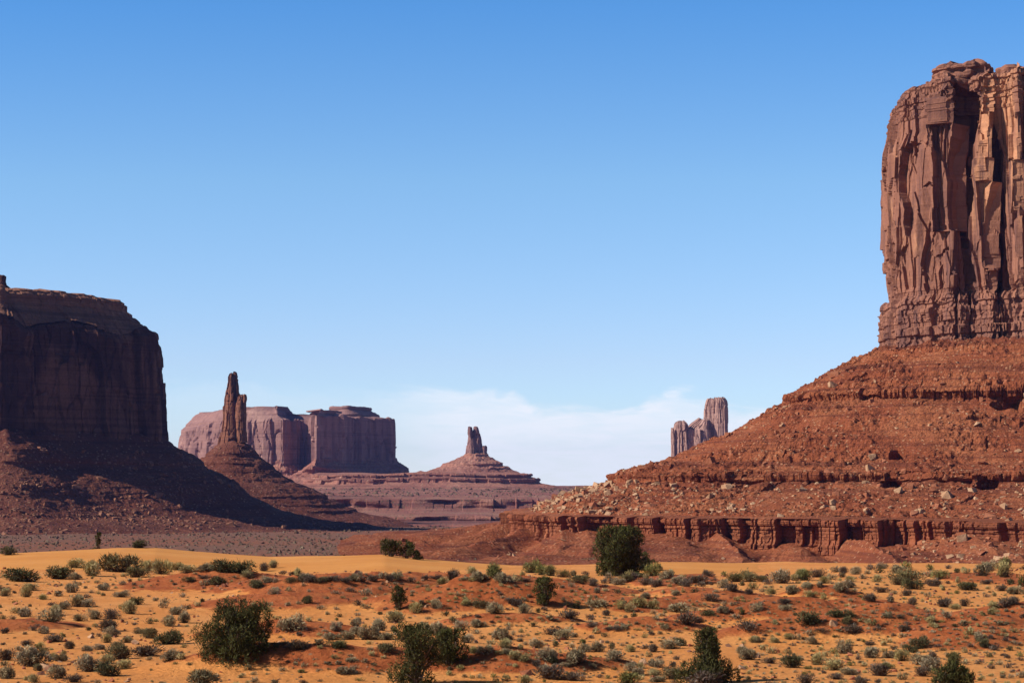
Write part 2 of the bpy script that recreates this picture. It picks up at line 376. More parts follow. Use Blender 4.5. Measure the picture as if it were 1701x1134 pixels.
nsg = [10, 24, 60, 80, 80, 110, 40, 40, 40, 80, 40, 45, 50, 40, 50, 60, 30, 14, 8, 6, 6]
nvv = [16, 18, 18, 22, 26, 10, 40, 50, 70, 80, 18, 30, 30, 26, 18, 16, 12, 6, 6]
loft('cliff|R', [c - np.array(orgR) for c in CT_], nsg, nvv, lambda S, X, Y, Z, K, J: d_tower(S, X, Y, Z + orgR[2], K, J), M_TOWER, right_butte, smooth_u=0.0, smooth_n=0)
# cap block
cap = foot([(1575, 1040), (1556, 1018), (1562, 1004), (1600, 996), (1640, 993), (1660, 998), (1664, 1020), (1650, 1050), (1610, 1060)])
cap[:, 1] += 4
LC = [(-.5, 128), (-.8, 119), (-2.2, 115), (-.6, 112), (-1.4, 106), (-3, 103), (-7, 100), (-9, 98)]
CC = [at_z(outset(cap, i), ZR(r, 1000)) - np.array(orgR) for i, r in LC]; CC.append(at_z(shrink(CC[-1][:, :2], 0.1), CC[-1][0, 2] + .3))
loft('caprock|R', CC, 60, [6, 6, 4, 8, 5, 5, 5, 4], lambda S, X, Y, Z, K, J: 1.1 * facets(S, Z, 4, 3, 21) + 1.3 * fbm(S / 7, Z / 5, 0, 3, 22) + 0.3 * beds(Z, S, 0.8, 23) - .8, M_TOWER, right_butte)
# second cap lump to the right of the notch
cap2 = foot([(1680, 1050), (1664, 1010), (1672, 990), (1700, 984), (1760, 980), (1860, 1000), (1800, 1080)])
CC = [at_z(outset(cap2, i), ZR(r, 1000)) - np.array(orgR) for i, r in ((0.5, 128), (1, 122), (0, 118), (-2, 115), (-7, 113.5))]; CC.append(at_z(shrink(CC[-1][:, :2], 0.1), CC[-1][0, 2] + .3))
loft('caprock|R2', CC, 44, [6, 6, 6, 5, 4], lambda S, X, Y, Z, K, J: 1.1 * facets(S, Z, 4, 3, 24) + 1.3 * fbm(S / 7, Z / 5, 0, 3, 25) - .8, M_TOWER, right_butte)

kT = foot([(1560, 1200), (1480, 1110), (1466, 1040), (1500, 1005), (1590, 976), (1700, 955), (1850, 948), (2060, 1050), (2060, 1260), (1800, 1330)])
kA = foot([(1480, 1290), (1340, 1150), (1305, 1030), (1350, 975), (1520, 936), (1700, 922), (1950, 918), (2250, 1030), (2250, 1350), (1850, 1450)])
kB = foot([(1250, 1400), (1060, 1150), (1010, 1005), (1075, 912), (1330, 866), (1700, 838), (2050, 830), (2500, 1000), (2500, 1450), (1850, 1600)])
kC = foot([(1100, 1450), (880, 1130), (848, 975), (900, 872), (1180, 808), (1500, 768), (1900, 715), (2700, 850), (2900, 1500), (1850, 1750)])
kF = foot([(1000, 1500), (740, 1150), (668, 960), (760, 815), (1100, 738), (1500, 680), (1950, 600), (3000, 750), (3100, 1600), (1850, 1900)])
kG = foot([(950, 1550), (640, 1180), (560, 950), (640, 760), (1000, 660), (1500, 590), (1950, 520), (3200, 700), (3300, 1700), (1850, 2000)])
zT, zA, zB, zC = ZR(568, 985), ZR(648, 945), ZR(787, 900), ZR(861, 815)
mid = lambda a, b, t: a + (b - a) * t
CR = [at_z(kG, ZR(955, 660)), at_z(kF, ZR(932, 745)), at_z(mid(kF, kC, 0.55), ZR(914, 775)), at_z(mid(kF, kC, .88), ZR(899, 800)),
      at_z(outset(kC, -7), zC - 6.3), at_z(outset(kC, -8), zC - 4.4), at_z(outset(kC, -8.5), zC - 0.9), at_z(outset(kC, -9), zC + .5),
      at_z(mid(kC, kB, 0.22), zC + 1.6), at_z(mid(kC, kB, 0.62), mid(zC, zB, 0.48)), at_z(mid(kC, kB, .94), zB - 4.2), at_z(outset(kB, -0.4), zB - 3.0), at_z(outset(kB, 0.8), zB - 0.6), at_z(outset(kB, 0.2), zB),
      at_z(mid(kB, kA, 0.30), mid(zB, zA, 0.12)), at_z(mid(kB, kA, 0.62), mid(zB, zA, 0.47)), at_z(mid(kB, kA, 0.95), zA - 4.4),
      at_z(outset(kA, -0.3), zA - 3.6), at_z(outset(kA, 0.8), zA - 1.0), at_z(outset(kA, 0.3), zA),
      at_z(mid(kA, kT, 0.35), mid(zA, zT, 0.38)), at_z(mid(kA, kT, 0.75), mid(zA, zT, 0.76)), at_z(mid(kA, kT, 0.98), zT - 0.7), at_z(outset(kT, -6), zT + 1.6)]
CR = [c - np.array(orgR) for c in CR]
def band(K, a, b, e=0.25): return sstep(a - e, a + e, K) * (1 - sstep(b - e, b + e, K))
def d_talusR(S, X, Y, Z, K, J):
    Z = Z + orgR[2]; X = X + orgR[0]; Y = Y + orgR[1]
    bC = 0 * K; bB = band(K, 11, 13, .35); bA = band(K, 17, 19, .35)
    rightness = sstep(4.7, 6.2, J)
    slope = (1 - np.clip(bB + bA, 0, 1)) * (1 - band(K, 4.2, 6.8, .2))
    # cliff bands: alcoves, joints, thin beds
    o, t, du, dv, e = slabs(S, Z * 0 + 3, 11, 40, 31, .10)
    o2, t2, du2, dv2, e2 = slabs(S, Z * 0.25 + 3, 3.6, 6, 32, .05)
    o3, t3, du3, dv3, e3 = slabs(S, Z, 1.3, 2.2, 33, .1)
    alc = -5.2 * sstep(0.10, 0.55, o) + 1.6 * t * du
    joint = -0.9 * (1 - sstep(0, 0.2, e2)) + 0.8 * o2 + 0.25 * o3 + 0.62 * beds(Z, S, 1.25, 34, .05)
    lip = np.where(K > 6, 0.5, 0) * bC
    d = bC * (alc + joint + lip) * (1 - 0.5 * rightness * sstep(-.2, .4, fbm(S / 35, 5, 0, 2, 88)))
    o4, t4, du4, dv4, e4 = slabs(S, Z * 0 + 3, 21, 40, 41, .3)
    d += bB * (-4.0 * sstep(0.35, 0.8, o4) + 2.0 * fbm(S / 14, Z / 5, 0, 3, 42) + 0.8 * o2 + 0.3 * o3 - 0.5 * (1 - sstep(0, .2, e2)))
    o5, t5, du5, dv5, e5 = slabs(S, Z * 0 + 3, 26, 40, 51, .3)
    d += bA * (-4.6 * sstep(0.35, 0.8, o5) + 2.0 * fbm(S / 14, Z / 5, 0, 3, 52) + 1.0 * o2 + 0.4 * o3 - 0.6 * (1 - sstep(0, .2, e2)))
    # slopes: gullies, ribs, small outcropping beds, rubble
    g = np.abs(fbm(S / 24 + .6 * fbm(S / 30, K, 0, 2, 62), K / 2.2, 0, 4, 61))
    apron = band(K, 1, 4, .8)
    spur = 1 - np.abs(fbm(S / 26 + .4 * K, 2.5, 0, 2, 63)) * 2.4
    d += slope * (2.4 * fbm(X / 30, Y / 30, Z / 16, 5, 60) - 0.9 * (1 - sstep(0, .5, g)) * band(K, 7.6, 23, .5) * sstep(-.2, .3, fbm(X / 30, Y / 30, Z / 12, 2, 69)) + 0.55 * beds(Z, S, 1.9, 64, .4) * sstep(7.5, 8.5, K) * sstep(-.5, .3, fbm(X / 40, Y / 40, Z / 20, 2, 65)))
    d += (1 - sstep(3, 4, K)) * (1.2 * beds(Z, S, 2.2, 80, .3) * sstep(-.1, .2, fbm(X / 40, Y / 40, 0, 2, 81)) + 1.5 * fbm(X / 14, Y / 14, 0, 4, 82))
    d += apron * (4.6 * spur - 2.6 + 0.8 * np.abs(fbm(S / 4.5, K, 0, 3, 66)))
    ob, tb, db1, db2, eb = slabs(S, Z, 7, 2.6, 70, .3)
    rub = .22 + .95 * sstep(-.22, .22, fbm(X / 24 + .5 * Z / 10, Y / 30, Z / 22, 3, 74))
    crag = sstep(.05, .45, fbm(X / 17, Y / 17, Z / 7, 3, 71)) * band(K, 7.6, 22, .6)
    d += slope * rub * (1.05 * fbm(X / 2.2, Y / 2.2, Z / 1.6, 3, 67) * sstep(6.8, 7.4, K) + .35 * fbm(X / 2.2, Y / 2.2, Z / 1.6, 3, 67) + 1.5 * np.maximum(0, fbm(X / 5.5, Y / 5.5, Z / 4, 3, 68)) * sstep(6.8, 7.4, K) + .9 * (facets(S, Z, 3.4, 2.2, 72, 2.5, 1.2) - .6) * sstep(7, 8, K) * sstep(-.3, .3, fbm(X / 22, Y / 22, Z / 9, 2, 73)) + crag * (.5 + 1.1 * ob))
    d += band(K, 19.3, 22.5, .3) * 1.0 * beds(Z, S, 2.4, 75, .2) * sstep(-.3, .2, fbm(X / 45, Y / 45, Z / 12, 2, 76))
    d += band(K, 14.2, 16, .3) * 1.6 * beds(Z, S, 3.4, 77, .2) * sstep(.0, .3, fbm(X / 35, Y / 35, Z / 14, 2, 78))
    pj, rj = proj(X, np.maximum(Y, 1), Z)
    for cx_, cy_, rx_, ry_, dp_ in ((1490, 752, 14, 12, 5), (1680, 668, 34, 11, 7), (1480, 806, 24, 9, 4), (1640, 805, 22, 10, 4), (1560, 878, 22, 10, 4)):
        q_ = ((pj - cx_) / rx_) ** 2 + ((rj - cy_) / ry_) ** 2; d -= dp_ * (1 - sstep(.7, 1.05, q_ + .35 * fbm(X / 4, Z / 3, 0, 3, 79)))
    # promontory with a deep shaded hollow in the middle of the slope
    return d
nsR = [8, 26, 110, 250, 330, 160, 26, 8, 6, 6]
nvR = [10, 26, 18, 16, 26, 20, 6, 18, 60, 46, 8, 12, 6, 34, 60, 56, 8, 12, 6, 40, 44, 22, 6]
loft('talus_slope|R', CR, nsR, nvR, d_talusR, M_TALUS, right_butte, smooth_u=0.85)

CBd = [at_z(outset(kC, o_), z_) - np.array(orgR) for o_, z_ in ((1.6, zC - 15), (0.9, zC - 8), (0.2, zC - 2.6), (0.9, zC - 2.0), (1.0, zC), (-5, zC + .7), (-14, zC + 1.0))]
def d_band(S, X, Y, Z, K, J):
    Z = Z + orgR[2]
    lipk = sstep(2.1, 2.9, K); top = sstep(4.0, 4.6, K)
    thin = sstep(5.35, 5.7, J + .12 * fbm(S / 15, 2, 0, 2, 90)) * (1 - sstep(5.80, 5.95, J) * (1 - sstep(6.1, 6.25, J)))
    o, t, du, dv, e = slabs(S, Z * 0 + 3, 6.2, 40, 31, .05); o1 = slabs(S, Z * 0 + 3, 26, 40, 35, .1)[0]
    o2, t2, du2, dv2, e2 = slabs(S, Z * 0 + 3, 3.0, 6, 32, .05)
    ob, tb, dub, dvb, eb = slabs(S, Z, 1.7, 1.5, 33, .04)
    alc = -6.5 * (o > .40 + .55 * fbm(S / 38, 7, 0, 2, 37)) - 2.2 * (o < -.72) + 2.5 * t * du + 3.0 * o1
    d = alc * (1 - .35 * lipk * (o > .34)) + 1.0 * o2 + 1.1 * t2 * du2 - .8 * (1 - sstep(0, .10, e2)) + .35 * ob + .60 * beds(Z, S, 1.15, 34, .03) + .25 * fbm(S / 1.2, Z / 1.2, 0, 3, 36)
    gone = sstep(.30, .42, fbm(S / 30, 4, 0, 3, 38)); d = d - gone * (3.2 * (1 - lipk * .2) + 2.2 * sstep(-.2, .5, fbm(S / 4, Z / 3, 0, 3, 39)))
    return d * (1 - .75 * top) * (1 - .5 * thin) - 5.0 * thin
loft('cliff_band|R', CBd, [8, 30, 200, 480, 640, 260, 40, 8, 6, 6], [14, 26, 4, 10, 8, 5], d_band, M_LEDGE, right_butte, smooth_u=0.85, smooth_n=1, level=True)

# --- left mesa ---------------------------------------------------
Lf = foot([(-260, 2480), (-420, 2200), (-190, 1985), (-6, 1900), (48, 1936), (122, 1970), (199, 2006), (255, 2044), (268, 2120), (262, 2330), (60, 2520)])
orgL = (PX(60, 2150), 2150, ZR(880, 1990))
left_mesa = empty('sandstone_mesa', orgL)
tag(left_mesa, 'dark mesa with sheer shadowed wall and lit cap slope at the left edge', 'mesa')
D_ = 2040.0
zb = ZR(718, D_)
lvL = [(0, 732), (0.5, 722), (-1, 700), (-2.5, 640), (-4.5, 590), (-6, 562), (-12, 548), (-20, 537), (-30, 521), (-33, 516), (-34, 512), (-34, 500), (-38, 496), (-60, 491)]
JG = np.array([0, 0, 7, -12, 9, -9, 12, -5, 0, 0, 0])
CL = [at_z(outset(Lf, i + (.25 * JG if k_ in (5, 6, 7) else 0)), ZR(r + (JG if k_ in (5, 6) else .4 * JG if k_ == 7 else 0 * JG), D_)) for k_, (i, r) in enumerate(lvL)]
CL.append(at_z(shrink(CL[-1][:, :2], 0.2), ZR(488, D_)))
def d_mesaL(S, X, Y, Z, K, J):
    Z = Z + orgL[2]
    wall = 1 - .6 * sstep(4.6, 5.8, K) - .4 * sstep(7.5, 9, K)
    o, t, du, dv, e = slabs(S + 10 * fbm(S / 60, Z / 80, 0, 2, 3), Z, 26, 130, 101)
    o2, t2, du2, dv2, e2 = slabs(S, Z, 9, 40, 102)
    d = wall * (5.5 * o + 8 * t * du + 1.5 * o2 + 2.4 * t2 * du2 - 1.6 * (1 - sstep(0, .12, e2)))
    d += (1 - wall) * (1.3 * beds(Z, S, 3.4, 103) + 6.5 * fbm(S / 38, Z / 40, 0, 4, 104) + 0.8 * slabs(S, Z, 6, 5, 105)[0])
    return (d + 0.6 * fbm(S / 5, Z / 6, 0, 3, 106)) * np.where(K > 13, 0.3, 1)
M_CAP_LIT = rock('mesa_cap_lit', (0.27, 0.125, 0.075), (0.36, 0.19, 0.115), (0.12, 0.055, 0.045), 1.8, 0.35, 0.7, 0.4, 4.0, 0.7)  # lighter than the wall: sunlight on the cap put into the colour
CLo = [c - np.array(orgL) for c in CL]; nL = [6, 14, 60, 60, 70, 80, 80, 40, 30, 8, 6]
loft('cliff|L', CLo[:7], nL, [8, 16, 40, 34, 20, 14], d_mesaL, M_MESA_SHADE, left_mesa, smooth_u=0.4, smooth_n=2)
loft('cap_slope|L', CLo[6:], nL, [16, 24, 10, 5, 12, 6, 10, 4], lambda S, X, Y, Z, K, J: d_mesaL(S, X, Y, Z, K + 6, J), M_CAP_LIT, left_mesa, smooth_u=0.4, smooth_n=2)
# small pinnacle on its top at the very edge of the photo
pin = foot([(-14, 2040), (-12, 2028), (0, 2024), (4, 2030), (4, 2044), (-6, 2050)])
CC = [at_z(outset(pin, i), ZR(r, 2030)) - np.array(orgL) for i, r in ((14, 497), (7, 487), (3.5, 478), (0.3, 473), (-.4, 466), (0, 459), (-1.5, 457))]; CC.append(at_z(shrink(CC[-1][:, :2], 0.1), CC[-1][0, 2] + .3))
loft('pinnacle|L', CC, 12, [5, 5, 5, 6, 6, 3, 2], lambda S, X, Y, Z, K, J: .8 * slabs(S, Z, 5, 8, 111)[0], M_MESA_SHADE, left_mesa)
tl = [(262, -52), (205, -46), (157, -38.5), (112, -29), (90, -17), (60, 4), (40, 14), (23, 28), (4, 41), (-12, 47)]
sm = Lf.copy()
CLt = []
for o_, z_ in tl:
    A = outset(Lf, o_)
    for _ in range(3 if o_ > 30 else 1):
        pass
    CLt.append(at_z(A, z_ + CZ) - np.array(orgL))
def d_talL(S, X, Y, Z, K, J):
    X = X + orgL[0]; Y = Y + orgL[1]; Z = Z + orgL[2]
    g = np.abs(fbm(S / 55, K / 5, 0, 4, 121))
    fade = sstep(0, 1.6, K)
    d = fade * (4.5 * fbm(X / 70, Y / 70, Z / 30, 5, 120) - 2.0 * (1 - sstep(0, .45, g)) + 1.7 * beds(Z, S, 5.0, 124, .4) * sstep(-.3, .3, fbm(X / 80, Y / 80, Z / 40, 2, 125)))
    return d + fade * (1.0 * fbm(X / 6, Y / 6, Z / 4, 3, 126))
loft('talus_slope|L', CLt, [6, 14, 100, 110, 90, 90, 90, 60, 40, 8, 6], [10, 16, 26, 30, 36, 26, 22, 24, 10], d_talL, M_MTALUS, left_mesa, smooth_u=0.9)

# --- spire butte behind the left mesa ----------------------------
orgS = (PX(388, 2700), 2700, ZR(862, 2700))
spire = empty('rock_spire', orgS)
tag(spire, 'tall pointed rock spire with a thinner pinnacle against its right side, on a dark cone', 'rock spire')
def column(name, pts, levels, D, seed, mat, parent, org, A=(1.6, .8), Ls=(7, 3), Lz=(40, 12), n=30, nvs=18, thick=0.8, base_extra=0, topk=0.25):
    """levels: [(px_left, px_right, row)] silhouettes; the plan shape pts is a unit outline"""
    pts = np.array(pts, float); C_ = []
    for L_, R_, row in levels:
        xl, xr = PX(L_, D), PX(R_, D); c = (xl + xr) / 2; h = (xr - xl) / 2
        C_.append(np.column_stack([c + pts[:, 0] * h, D + pts[:, 1] * h * thick, np.full(len(pts), ZR(row, D))]))
    C_.append(np.column_stack([shrink(C_[-1][:, :2], topk), C_[-1][:, 2] + .5]))
    def dd(S, X, Y, Z, K, J):
        o, t, du, dv, e = slabs(S, Z, Ls[0], Lz[0], seed); o2, t2, du2, dv2, e2 = slabs(S, Z, Ls[1], Lz[1], seed + 1)
        return A[0] * o + 1.5 * A[0] * t * du + A[1] * o2 + 1.2 * A[1] * t2 * du2 - A[1] * (1 - sstep(0, .12, e2)) + 0.3 * A[1] * beds(Z, S, Lz[1] / 3, seed + 3)
    return loft(name, [c_ - np.array(org) for c_ in C_], n, nvs, dd, mat, parent, smooth_u=0.5)
OCT = [(-.62, .8), (-1, .2), (-.8, -.5), (-.35, -.95), (.2, -1), (.65, -.7), (1, -.05), (.7, .75), (0, 1)]
column('spire|S', OCT, [(360, 405, 752), (362, 405, 738), (365, 403, 722), (368, 401, 705), (369, 399, 685), (371, 397.5, 662), (375, 394.5, 645), (378, 392, 634), (378, 391.5, 626), (380.5, 390, 620.5)],
       2700, 131, M_SPIRE, spire, orgS, (1.5, 1.1), (8, 4), (50, 18), 34, 14, 1.1)
column('pinnacle|S', OCT, [(388, 410, 735), (389, 409, 715), (389, 409, 690), (391, 409, 670), (395, 408.5, 659), (398, 407.5, 656)], 2692, 135, M_SPIRE, spire, orgS, (.7, .5), (5, 3), (30, 12), 18, 12, 1.2)
pS = foot([(366, 2725), (362, 2700), (370, 2682), (388, 2676), (402, 2682), (410, 2700), (400, 2722), (385, 2730)])
tS = [(235, 240, 885), (190, 200, 868), (146, 150, 854), (108, 112, 833), (72, 76, 806), (60, 62, 800), (38, 40, 780), (16, 18, 757), (4, 4, 741), (-6, -6, 734)]
Cs = []
for l_, r_, row in tS:
    q = outset(pS, (l_ + r_) / 2); Cs.append(at_z(q, ZR(row, 2700)) - np.array(orgS))
def d_far(sc, amp, seed, bT=6.0):
    def f(S, X, Y, Z, K, J):
        g = np.abs(fbm(S / (sc * .8), K / 5, 0, 4, seed + 1))
        fade = sstep(0, 1.2, K)
        return fade * amp * (fbm(X / sc, Y / sc, Z / (sc * .4), 5, seed) * 1.2 - 0.35 * (1 - sstep(0, .4, g)) + 0.75 * beds(Z, S, bT, seed + 2, .3) * sstep(-.35, .25, fbm(X / (sc * .9), Y / sc, Z / (sc * .3), 3, seed + 4)) + .7 * fbm(X / 7, Y / 7, Z / 5, 3, seed + 3))
    return f
loft('talus_cone|S', Cs, 90, [12, 16, 20, 24, 10, 20, 20, 14, 6], d_far(45, 2.2, 140, 3.0), M_MTALUS, spire, smooth_u=0.9)

# --- broad mesa far behind ---------------------------------------
orgH = (PX(470, 5100), 5100, ZR(800, 5100))
hen = empty('sandstone_mesa', orgH)
tag(hen, 'broad purple flat-topped mesa far off, one end in shade, behind the pointed spire', 'mesa')
Hf = foot([(300, 5400), (296, 5080), (360, 4965), (440, 4925), (470, 4910), (500, 4990), (514, 4990), (519, 4900), (524, 4800), (590, 4930), (655, 5060), (650, 5300), (560, 5500)])
def rowsH(v): return np.array(v, float)
zH = lambda rows: np.array([ZR(r, 4950) for r in rows])
b0 = rowsH([760, 752, 760, 765, 768, 770, 770, 772, 776, 776, 774, 770, 765])
r1 = rowsH([705, 712, 702, 699, 698, 698, 696, 692, 692, 692, 694, 694, 694])
i1 = np.array([-4, -14, -8, -6, -6, -6, -4, -2, -2, -3, -3, -4, -4])
i2 = np.array([-30, -42, -28, -30, -40, -50, -40, -25, -20, -34, -16, -18, -30])
r2 = rowsH([688, 697, 686, 686, 689, 694, 694, 690, 689, 688, 691, 692, 690])
i3 = np.array([-52, -62, -42, -44, -50, -60, -50, -46, -30, -60, -40, -40, -60])
r3 = rowsH([676, 683, 677, 675, 677, 690, 690, 688, 686, 684, 689, 689, 686])
CH = [at_z(outset(Hf, -3), zH(b0 + 14)), at_z(outset(Hf, -2), zH(b0)), at_z(outset(Hf, i1 * .5), zH((b0 + r1) / 2)), at_z(outset(Hf, i1), zH(r1)), at_z(outset(Hf, i2), zH(r2)),
      at_z(outset(Hf, i3), zH(r3)), at_z(outset(Hf, i3 - 6), zH(r3 - 3.5))]
CH.append(at_z(shrink(CH[-1][:, :2], 0.4), CH[-1][:, 2]))
def d_hen(S, X, Y, Z, K, J):
    wall = 1 - sstep(2.8, 3.6, K)
    o, t, du, dv, e = slabs(S, Z, 48, 260, 151); o2, t2, du2, dv2, e2 = slabs(S, Z, 18, 90, 152)
    return (wall * (6 * o + 9 * t * du + 3 * o2 + 4 * t2 * du2 - 3 * (1 - sstep(0, .12, e2))) + (1 - wall) * (2.6 * beds(Z, S, 8, 153) + 6 * fbm(S / 70, Z / 60, 0, 4, 154) - 3))
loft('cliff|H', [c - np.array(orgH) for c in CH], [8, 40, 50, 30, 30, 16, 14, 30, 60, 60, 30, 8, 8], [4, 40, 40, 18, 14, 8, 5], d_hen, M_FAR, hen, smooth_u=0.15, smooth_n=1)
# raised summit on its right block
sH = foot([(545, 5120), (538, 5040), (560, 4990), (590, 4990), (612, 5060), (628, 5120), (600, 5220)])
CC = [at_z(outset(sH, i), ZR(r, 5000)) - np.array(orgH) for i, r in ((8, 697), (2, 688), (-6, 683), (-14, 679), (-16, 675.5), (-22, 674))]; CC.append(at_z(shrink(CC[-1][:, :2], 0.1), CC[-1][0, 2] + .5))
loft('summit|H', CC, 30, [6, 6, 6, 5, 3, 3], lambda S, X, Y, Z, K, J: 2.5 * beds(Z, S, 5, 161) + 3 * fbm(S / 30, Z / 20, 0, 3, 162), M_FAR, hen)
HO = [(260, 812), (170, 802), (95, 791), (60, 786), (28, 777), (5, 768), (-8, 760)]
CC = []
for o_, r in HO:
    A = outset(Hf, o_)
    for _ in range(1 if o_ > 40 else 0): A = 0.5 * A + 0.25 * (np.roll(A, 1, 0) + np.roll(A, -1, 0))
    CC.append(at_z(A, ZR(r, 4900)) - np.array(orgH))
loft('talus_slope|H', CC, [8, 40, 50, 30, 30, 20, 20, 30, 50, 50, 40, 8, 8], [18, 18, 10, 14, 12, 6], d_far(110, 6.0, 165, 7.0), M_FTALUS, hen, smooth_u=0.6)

# --- throne butte in the middle ----------------------------------
orgK = (PX(788, 4600), 4600, ZR(787, 4600))
throne = empty('sandstone_butte', orgK)
tag(throne, 'small far butte with twin chimney spires rising from a low cone at centre', 'butte')
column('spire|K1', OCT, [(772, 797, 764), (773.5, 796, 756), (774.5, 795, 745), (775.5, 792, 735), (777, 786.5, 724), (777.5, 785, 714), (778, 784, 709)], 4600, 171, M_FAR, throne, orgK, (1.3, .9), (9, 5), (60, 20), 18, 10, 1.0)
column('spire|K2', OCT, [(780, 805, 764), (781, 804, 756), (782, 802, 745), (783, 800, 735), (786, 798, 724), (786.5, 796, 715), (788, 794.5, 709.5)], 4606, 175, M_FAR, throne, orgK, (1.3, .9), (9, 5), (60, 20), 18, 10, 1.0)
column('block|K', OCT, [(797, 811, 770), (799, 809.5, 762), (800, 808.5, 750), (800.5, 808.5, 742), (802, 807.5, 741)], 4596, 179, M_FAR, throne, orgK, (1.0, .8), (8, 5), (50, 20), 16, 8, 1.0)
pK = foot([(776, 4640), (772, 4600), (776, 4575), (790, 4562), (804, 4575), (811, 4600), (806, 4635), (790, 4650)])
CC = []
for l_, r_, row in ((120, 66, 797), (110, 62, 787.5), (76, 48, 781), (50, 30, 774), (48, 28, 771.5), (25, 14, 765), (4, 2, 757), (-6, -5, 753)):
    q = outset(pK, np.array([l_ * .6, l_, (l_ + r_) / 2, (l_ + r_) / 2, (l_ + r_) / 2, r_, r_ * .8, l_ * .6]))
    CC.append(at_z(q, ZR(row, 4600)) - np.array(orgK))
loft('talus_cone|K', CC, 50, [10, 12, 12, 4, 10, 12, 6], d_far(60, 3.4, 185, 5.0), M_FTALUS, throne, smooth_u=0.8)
# its stepped plinth, a low flat mesa with a dark rim
pl = foot([(520, 4700), (505, 4300), (560, 4230), (640, 4215), (740, 4200), (830, 4205), (884, 4240), (893, 4330), (888, 4600), (860, 5000), (700, 5100)])
plinth = empty('low_mesa', (PX(740, 4600), 4600, ZR(806, 4300)))
oP = np.array(plinth.location)
tag(plinth, 'long low mesa with a dark stepped rim under the twin spired butte', 'mesa')
CC = [at_z(outset(pl, o_), ZR(r, 4300)) - oP for o_, r in ((70, 812), (22, 804), (3, 801.5), (0, 795), (-3, 794), (-14, 792.5), (-15, 788), (-26, 786.5))]; CC.append(at_z(shrink(CC[-1][:, :2], 0.3), CC[-1][0, 2] + .6))
def d_pl(S, X, Y, Z, K, J):
    rim = band(K, 2, 3, .3) + band(K, 5, 6, .3)
    o, t, du, dv, e = slabs(S, Z * 0 + 3, 40, 90, 191); o2 = slabs(S, Z, 14, 30, 192)[0]
    return (5 * fbm(X / 120, Y / 120, 0, 3, 193) + rim * (6 * o + 3 * o2)) * np.where(K > 7.5, 0, 1) + (1 - rim) * 2 * fbm(X / 20, Y / 20, Z / 10, 3, 194) * (K < 7.5)
loft('stepped_rim|P', CC, [10, 30, 50, 70, 70, 60, 30, 20, 8, 6, 8], [8, 6, 12, 4, 6, 10, 5, 4], d_pl, M_FTALUS, plinth, smooth_u=0.15, smooth_n=8)

M_CASTLE_LIT = rock('castle_sandstone_lit', (0.46, 0.27, 0.22), (0.60, 0.38, 0.30), (0.28, 0.16, 0.14), 2.4, 0.28, 0.25, 0.2, 9.0, 0.4)  # paler than the far sandstone: its sunlit look is in the colour
# --- castle butte behind the right slope -------------------------
orgC = (PX(1165, 3900), 3900, ZR(790, 3900))
castle = empty('sandstone_butte', orgC)
tag(castle, 'far pale purple butte with a tall square tower, peeping over the boulder slope', 'butte')
RC = [(-.8, .9), (-1, .35), (-.72, -.15), (-.1, -.62), (.5, -1.05), (.72, -.95), (1, -.1), (.9, .8), (0, 1)]
A_ = dict(A=(1.7, 1.0), Ls=(11, 5), Lz=(110, 30), topk=.82)
column('tower|C', RC, [(1160, 1214, 800), (1162, 1211, 765), (1166, 1210, 735), (1169, 1209.5, 712), (1170, 1209, 690), (1170.5, 1208.5, 674), (1172, 1207, 666), (1174.5, 1204, 662)], 3900, 201, M_CASTLE_LIT, castle, orgC, n=36, nvs=16, **A_)
column('body|C', [(-.9, .8), (-1, 0), (-.9, -.4), (-.3, -.7), (.4, -.9), (.9, -.8), (1, .2), (.9, .9), (0, 1)], [(1116, 1186, 800), (1118, 1184, 765), (1119.5, 1182, 735), (1121, 1181, 720), (1124, 1180, 714)], 3897, 217, M_CASTLE_LIT, castle, orgC, n=30, nvs=18, **A_)
column('shoulder|C', RC, [(1122, 1184, 800), (1125, 1182, 765), (1128, 1180, 735), (1137, 1179, 716), (1146, 1178, 707), (1157, 1177, 699), (1161, 1176, 696)], 3895, 205, M_CASTLE_LIT, castle, orgC, n=30, nvs=16, **A_)
column('buttress|C', RC, [(1114, 1150, 800), (1116, 1148, 770), (1117.5, 1146, 740), (1119, 1144, 720), (1120, 1142, 706), (1122, 1139, 702), (1126, 1136, 700)], 3885, 209, M_CASTLE_LIT, castle, orgC, n=30, nvs=16, **A_)
column('pinnacle|C', RC, [(1112, 1124, 800), (1114, 1122, 770), (1115, 1121, 740), (1115, 1120, 715), (1115.5, 1119, 711)], 3880, 213, M_CASTLE_LIT, castle, orgC, topk=.8, A=(.5, .5), Ls=(6, 4), Lz=(60, 20), n=12, nvs=14)
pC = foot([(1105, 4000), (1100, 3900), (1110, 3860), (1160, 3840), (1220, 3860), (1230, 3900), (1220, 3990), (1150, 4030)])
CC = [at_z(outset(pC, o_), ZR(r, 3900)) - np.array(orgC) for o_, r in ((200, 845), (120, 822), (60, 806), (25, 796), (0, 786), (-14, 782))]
loft('talus_slope|C', CC, 20, [8, 8, 8, 8, 5], d_far(90, 4.0, 220, 7.0), M_FTALUS, castle)

